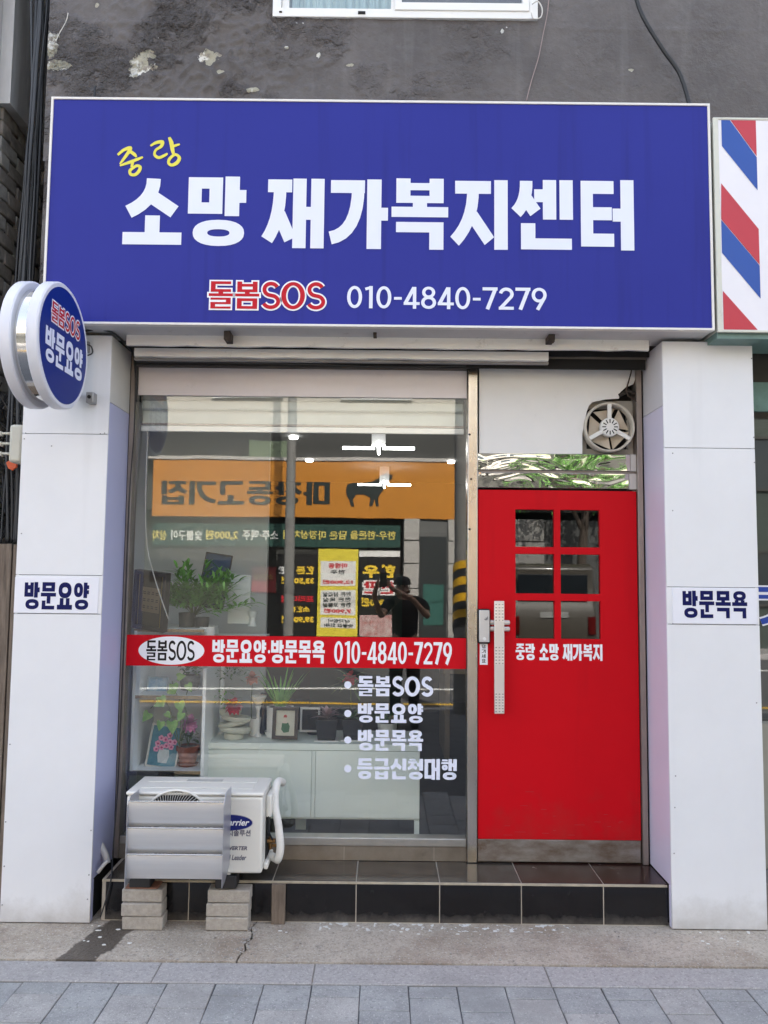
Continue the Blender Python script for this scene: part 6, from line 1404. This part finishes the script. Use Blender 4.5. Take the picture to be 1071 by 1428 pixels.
for c in range(46):
    a = rg.uniform(0, 6.283); q = rg.random()**.5*1.5; cc = Vector((4.65+q*math.cos(a), -9.8+q*.7*math.sin(a), 4.6+rg.uniform(-1.2, 1.3)))
    for k in range(55):
        d = Vector((rg.gauss(0, 1), rg.gauss(0, 1), rg.gauss(0, .8))); leafquad(lm, cc+d*.17, d, .11, .06, .2, 2)
obj('crown', lm, M_lf1, tr, kind='stuff')
# van parked nose-in across the road
vn = thing('parked_van', 'beige box van parked across the road, mirrored in the door panes', 'van', (3.15, -7.2, -.12))
vx0, vx1 = 2.35, 3.95; M_van = mat('beige van paint', (.075, .065, .05), .3, coat=.5)
def prof_x(pr_, x0, x1):
    n = len(pr_); mb = MB(); mb.v = [(x0, y, z) for y, z in pr_]+[(x1, y, z) for y, z in pr_]; mb.f = [tuple(range(n)), tuple(range(2*n-1, n-1, -1))]+[(i, i+n, (i+1) % n+n, (i+1) % n) for i in range(n)]; return mb
obj('body', prof_x([(-6.1, .15), (-6.1, 1.0), (-6.2, 1.15), (-6.28, 1.85), (-6.45, 1.92), (-9.0, 1.92), (-9.6, 1.1), (-10.05, .95), (-10.08, .15)], vx0, vx1), M_van, vn, bevel=.05, seg=3)
obj('rear_window', MB().box(vx0+.15, vx1-.15, -6.215, -6.18, 1.2, 1.72).rot(Matrix.Rotation(R_(-6), 3, 'X'), (0, -6.2, 1.45)), mat('van glass', (.02, .025, .03), .05), vn, bevel=.01)
obj('bumper', MB().box(vx0-.02, vx1+.02, -6.09, -5.99, .15, .42), mat('grey bumper', (.12, .12, .12), .6), vn, bevel=.03)
obj('number_plate', MB().box(2.9, 3.42, -6.095, -6.08, .92, 1.03), mat('plate grey white', (.4, .4, .38), .5), vn, bevel=.004)
for s in (vx0+.03, vx1-.17): obj('tail_light', MB().box(s, s+.14, -6.098, -6.07, .62, .95), mat('tail light red', (.12, .005, .005), .2), vn, bevel=.01)
for x in (vx0+.02, vx1-.2):
    for y in (-6.9, -9.3):
        wl = obj('wheel', MB().lathe([(.18, 0), (.31, .02), (.33, .06), (.33, .13), (.31, .17), (.18, .18)], (x, y, .21), 'x', n=28), M_rubber, vn, smooth='auto'); obj('rim', MB().lathe([(.17, -.003), (.17, .183)], (x, y, .21), 'x', n=20), M_alu, wl)

# ================================================================== THE PHOTOGRAPHER (mirrored in the window)
pxx, pyy = .25, -.44
ps = thing('person', 'person in black cap and black T-shirt holding up a phone, mirrored in the window', 'person', (pxx, pyy, 0), local=False)
def skin(name, pts, edges, m, sub=2, root=0):
    me = bpy.data.meshes.new(name); me.from_pydata([(p[0]-pxx, p[1]-pyy, p[2]) for p in pts], edges, []); o = bpy.data.objects.new(name, me); COL.objects.link(o); o.parent = ps
    md = o.modifiers.new('skin', 'SKIN'); md.use_smooth_shade = True
    for i, p in enumerate(pts): 
        sv = me.skin_vertices[0].data[i]; rr2 = p[3]; sv.radius = (rr2, rr2) if not isinstance(rr2, tuple) else rr2; sv.use_root = (i == root)
    s = o.modifiers.new('sub', 'SUBSURF'); s.levels = sub; s.render_levels = sub; me.materials.append(m); ORG[o.name] = Vector((0, 0, 0)); return o
hx_, hz_ = pxx-.0, 1.52
RH = (.055, -.05, 1.60); LH = (-.055, -.05, 1.60)     # hands beside the phone
B = [(pxx, pyy, .93, (.15, .10)), (pxx, pyy, 1.12, (.13, .095)), (pxx, pyy+.01, 1.30, (.155, .105)), (pxx, pyy, 1.405, (.09, .07)), (pxx-.01, pyy+.02, 1.455, .052), (pxx-.03, pyy+.035, 1.51, (.07, .08)), (pxx-.035, pyy+.045, 1.565, (.075, .092)), (pxx-.035, pyy+.035, 1.61, (.055, .07)),
  (pxx+.185, pyy, 1.375, .055), (pxx+.25, pyy+.12, 1.22, .042), (pxx+.08, pyy+.30, 1.42, .032), (RH[0]+.02, RH[1]-.02, RH[2]-.05, .024),
  (pxx-.185, pyy, 1.375, .055), (pxx-.27, pyy+.15, 1.22, .042), (-.10, pyy+.30, 1.45, .032), (LH[0]-.02, LH[1]-.02, LH[2]-.05, .024),
  (pxx+.09, pyy, .86, .088), (pxx+.10, pyy+.02, .50, .056), (pxx+.11, pyy-.01, .12, .036), (pxx+.115, pyy+.10, .05, .034),
  (pxx-.09, pyy, .86, .088), (pxx-.10, pyy+.02, .50, .056), (pxx-.11, pyy-.01, .12, .036), (pxx-.115, pyy+.10, .05, .034)]
Eg = [(0, 1), (1, 2), (2, 3), (3, 4), (4, 5), (5, 6), (6, 7), (3, 8), (8, 9), (9, 10), (10, 11), (3, 12), (12, 13), (13, 14), (14, 15), (0, 16), (16, 17), (17, 18), (18, 19), (0, 20), (20, 21), (21, 22), (22, 23)]
for hand, wi, sx in ((RH, 11, 1), (LH, 15, -1)):
    pm_ = len(B); B.append((hand[0]+sx*.006, hand[1]-.012, hand[2], (.028, .014))); Eg.append((wi, pm_))
    for k, L_ in enumerate((.062, .07, .066, .052)):
        zf = hand[2]+.030-k*.019; b = len(B)
        B += [(hand[0]+sx*.004, hand[1]+.004, zf, .0085), (hand[0]-sx*.008, hand[1]+.028, zf+.003, .008), (hand[0]-sx*(L_*.4), hand[1]+.020, zf+.004, .007)]; Eg += [(pm_, b), (b, b+1), (b+1, b+2)]
    b = len(B); B += [(hand[0]-sx*.004, hand[1]-.022, hand[2]-.02, .010), (hand[0]-sx*.024, hand[1]-.030, hand[2]+.012, .008)]; Eg += [(pm_, b), (b, b+1)]
M_skin = mat('skin', (.42, .24, .16), .5, var=.06)
skin('body', B, Eg, M_skin)
M_shirt = mat('black T-shirt cotton', (.012, .012, .013), .9, bump=.4, bscale=14); M_trs = mat('dark trousers', (.014, .015, .018), .85, bump=.3, bscale=12)
skin('shirt', [(pxx, pyy, .90, (.175, .12)), (pxx, pyy, 1.12, (.155, .115)), (pxx, pyy+.01, 1.30, (.175, .125)), (pxx, pyy, 1.40, (.10, .08)), (pxx+.19, pyy, 1.375, .072), (pxx+.235, pyy+.085, 1.27, .062), (pxx-.19, pyy, 1.375, .072), (pxx-.245, pyy+.10, 1.27, .062)], [(0, 1), (1, 2), (2, 3), (3, 4), (4, 5), (3, 6), (6, 7)], M_shirt)
skin('trousers', [(pxx, pyy, .92, (.168, .115)), (pxx+.09, pyy, .84, .105), (pxx+.10, pyy+.02, .50, .075), (pxx+.11, pyy-.005, .09, .060), (pxx-.09, pyy, .84, .105), (pxx-.10, pyy+.02, .50, .075), (pxx-.11, pyy-.005, .09, .060)], [(0, 1), (1, 2), (2, 3), (0, 4), (4, 5), (5, 6)], M_trs)
hc = Vector((pxx-.035, pyy+.04, 1.565))
obj('cap', MB().lathe([(.098, 0), (.1, .02), (.09, .06), (.06, .09), (.01, .102)], (hc.x, hc.y-.005, hc.z+.012), 'z', n=28, sy=1.12), M_black, ps, smooth='auto')
obj('cap_brim', MB().prismz([(hc.x+.075*math.cos(a), hc.y+.07+.09*math.sin(a)) for a in [math.pi*k/12 for k in range(13)]], hc.z+.012, hc.z+.02), M_black, ps, bevel=.003)
obj('nose', MB().lathe([(.014, -.018), (.011, 0), (.005, .018)], (hc.x, hc.y+.088, hc.z-.02), 'z', n=10), M_skin, ps, smooth='auto')
obj('mouth', MB().box(hc.x-.022, hc.x+.022, hc.y+.075, hc.y+.083, hc.z-.062, hc.z-.055), mat('lips', (.3, .09, .08), .5), ps, bevel=.002)
for s in (-1, 1): obj('eye', MB().lathe([(.010, 0), (.010, .004), (.004, .008)], (hc.x+s*.03, hc.y+.078, hc.z+.002), 'y', n=12), M_black, ps, smooth='auto'); obj('ear', MB().lathe([(.018, -.006), (.022, 0), (.018, .006)], (hc.x+s*.082, hc.y-.01, hc.z-.01), 'x', n=12, sy=.7), M_skin, ps, smooth='auto')
for s in (-1, 1): obj('shoe', MB().box(pxx+s*.113-.045, pxx+s*.113+.045, pyy-.09, pyy+.18, 0, .075), mat('dark shoe', (.02, .02, .02), .6), ps, bevel=.025)
tag(obj('phone', MB().box(-.038, .038, -.013, -.004, 1.555, 1.712), mat('phone back', (.03, .03, .035), .2), None, bevel=.003), 'dark mobile phone held up by the person mirrored in the window', 'phone')
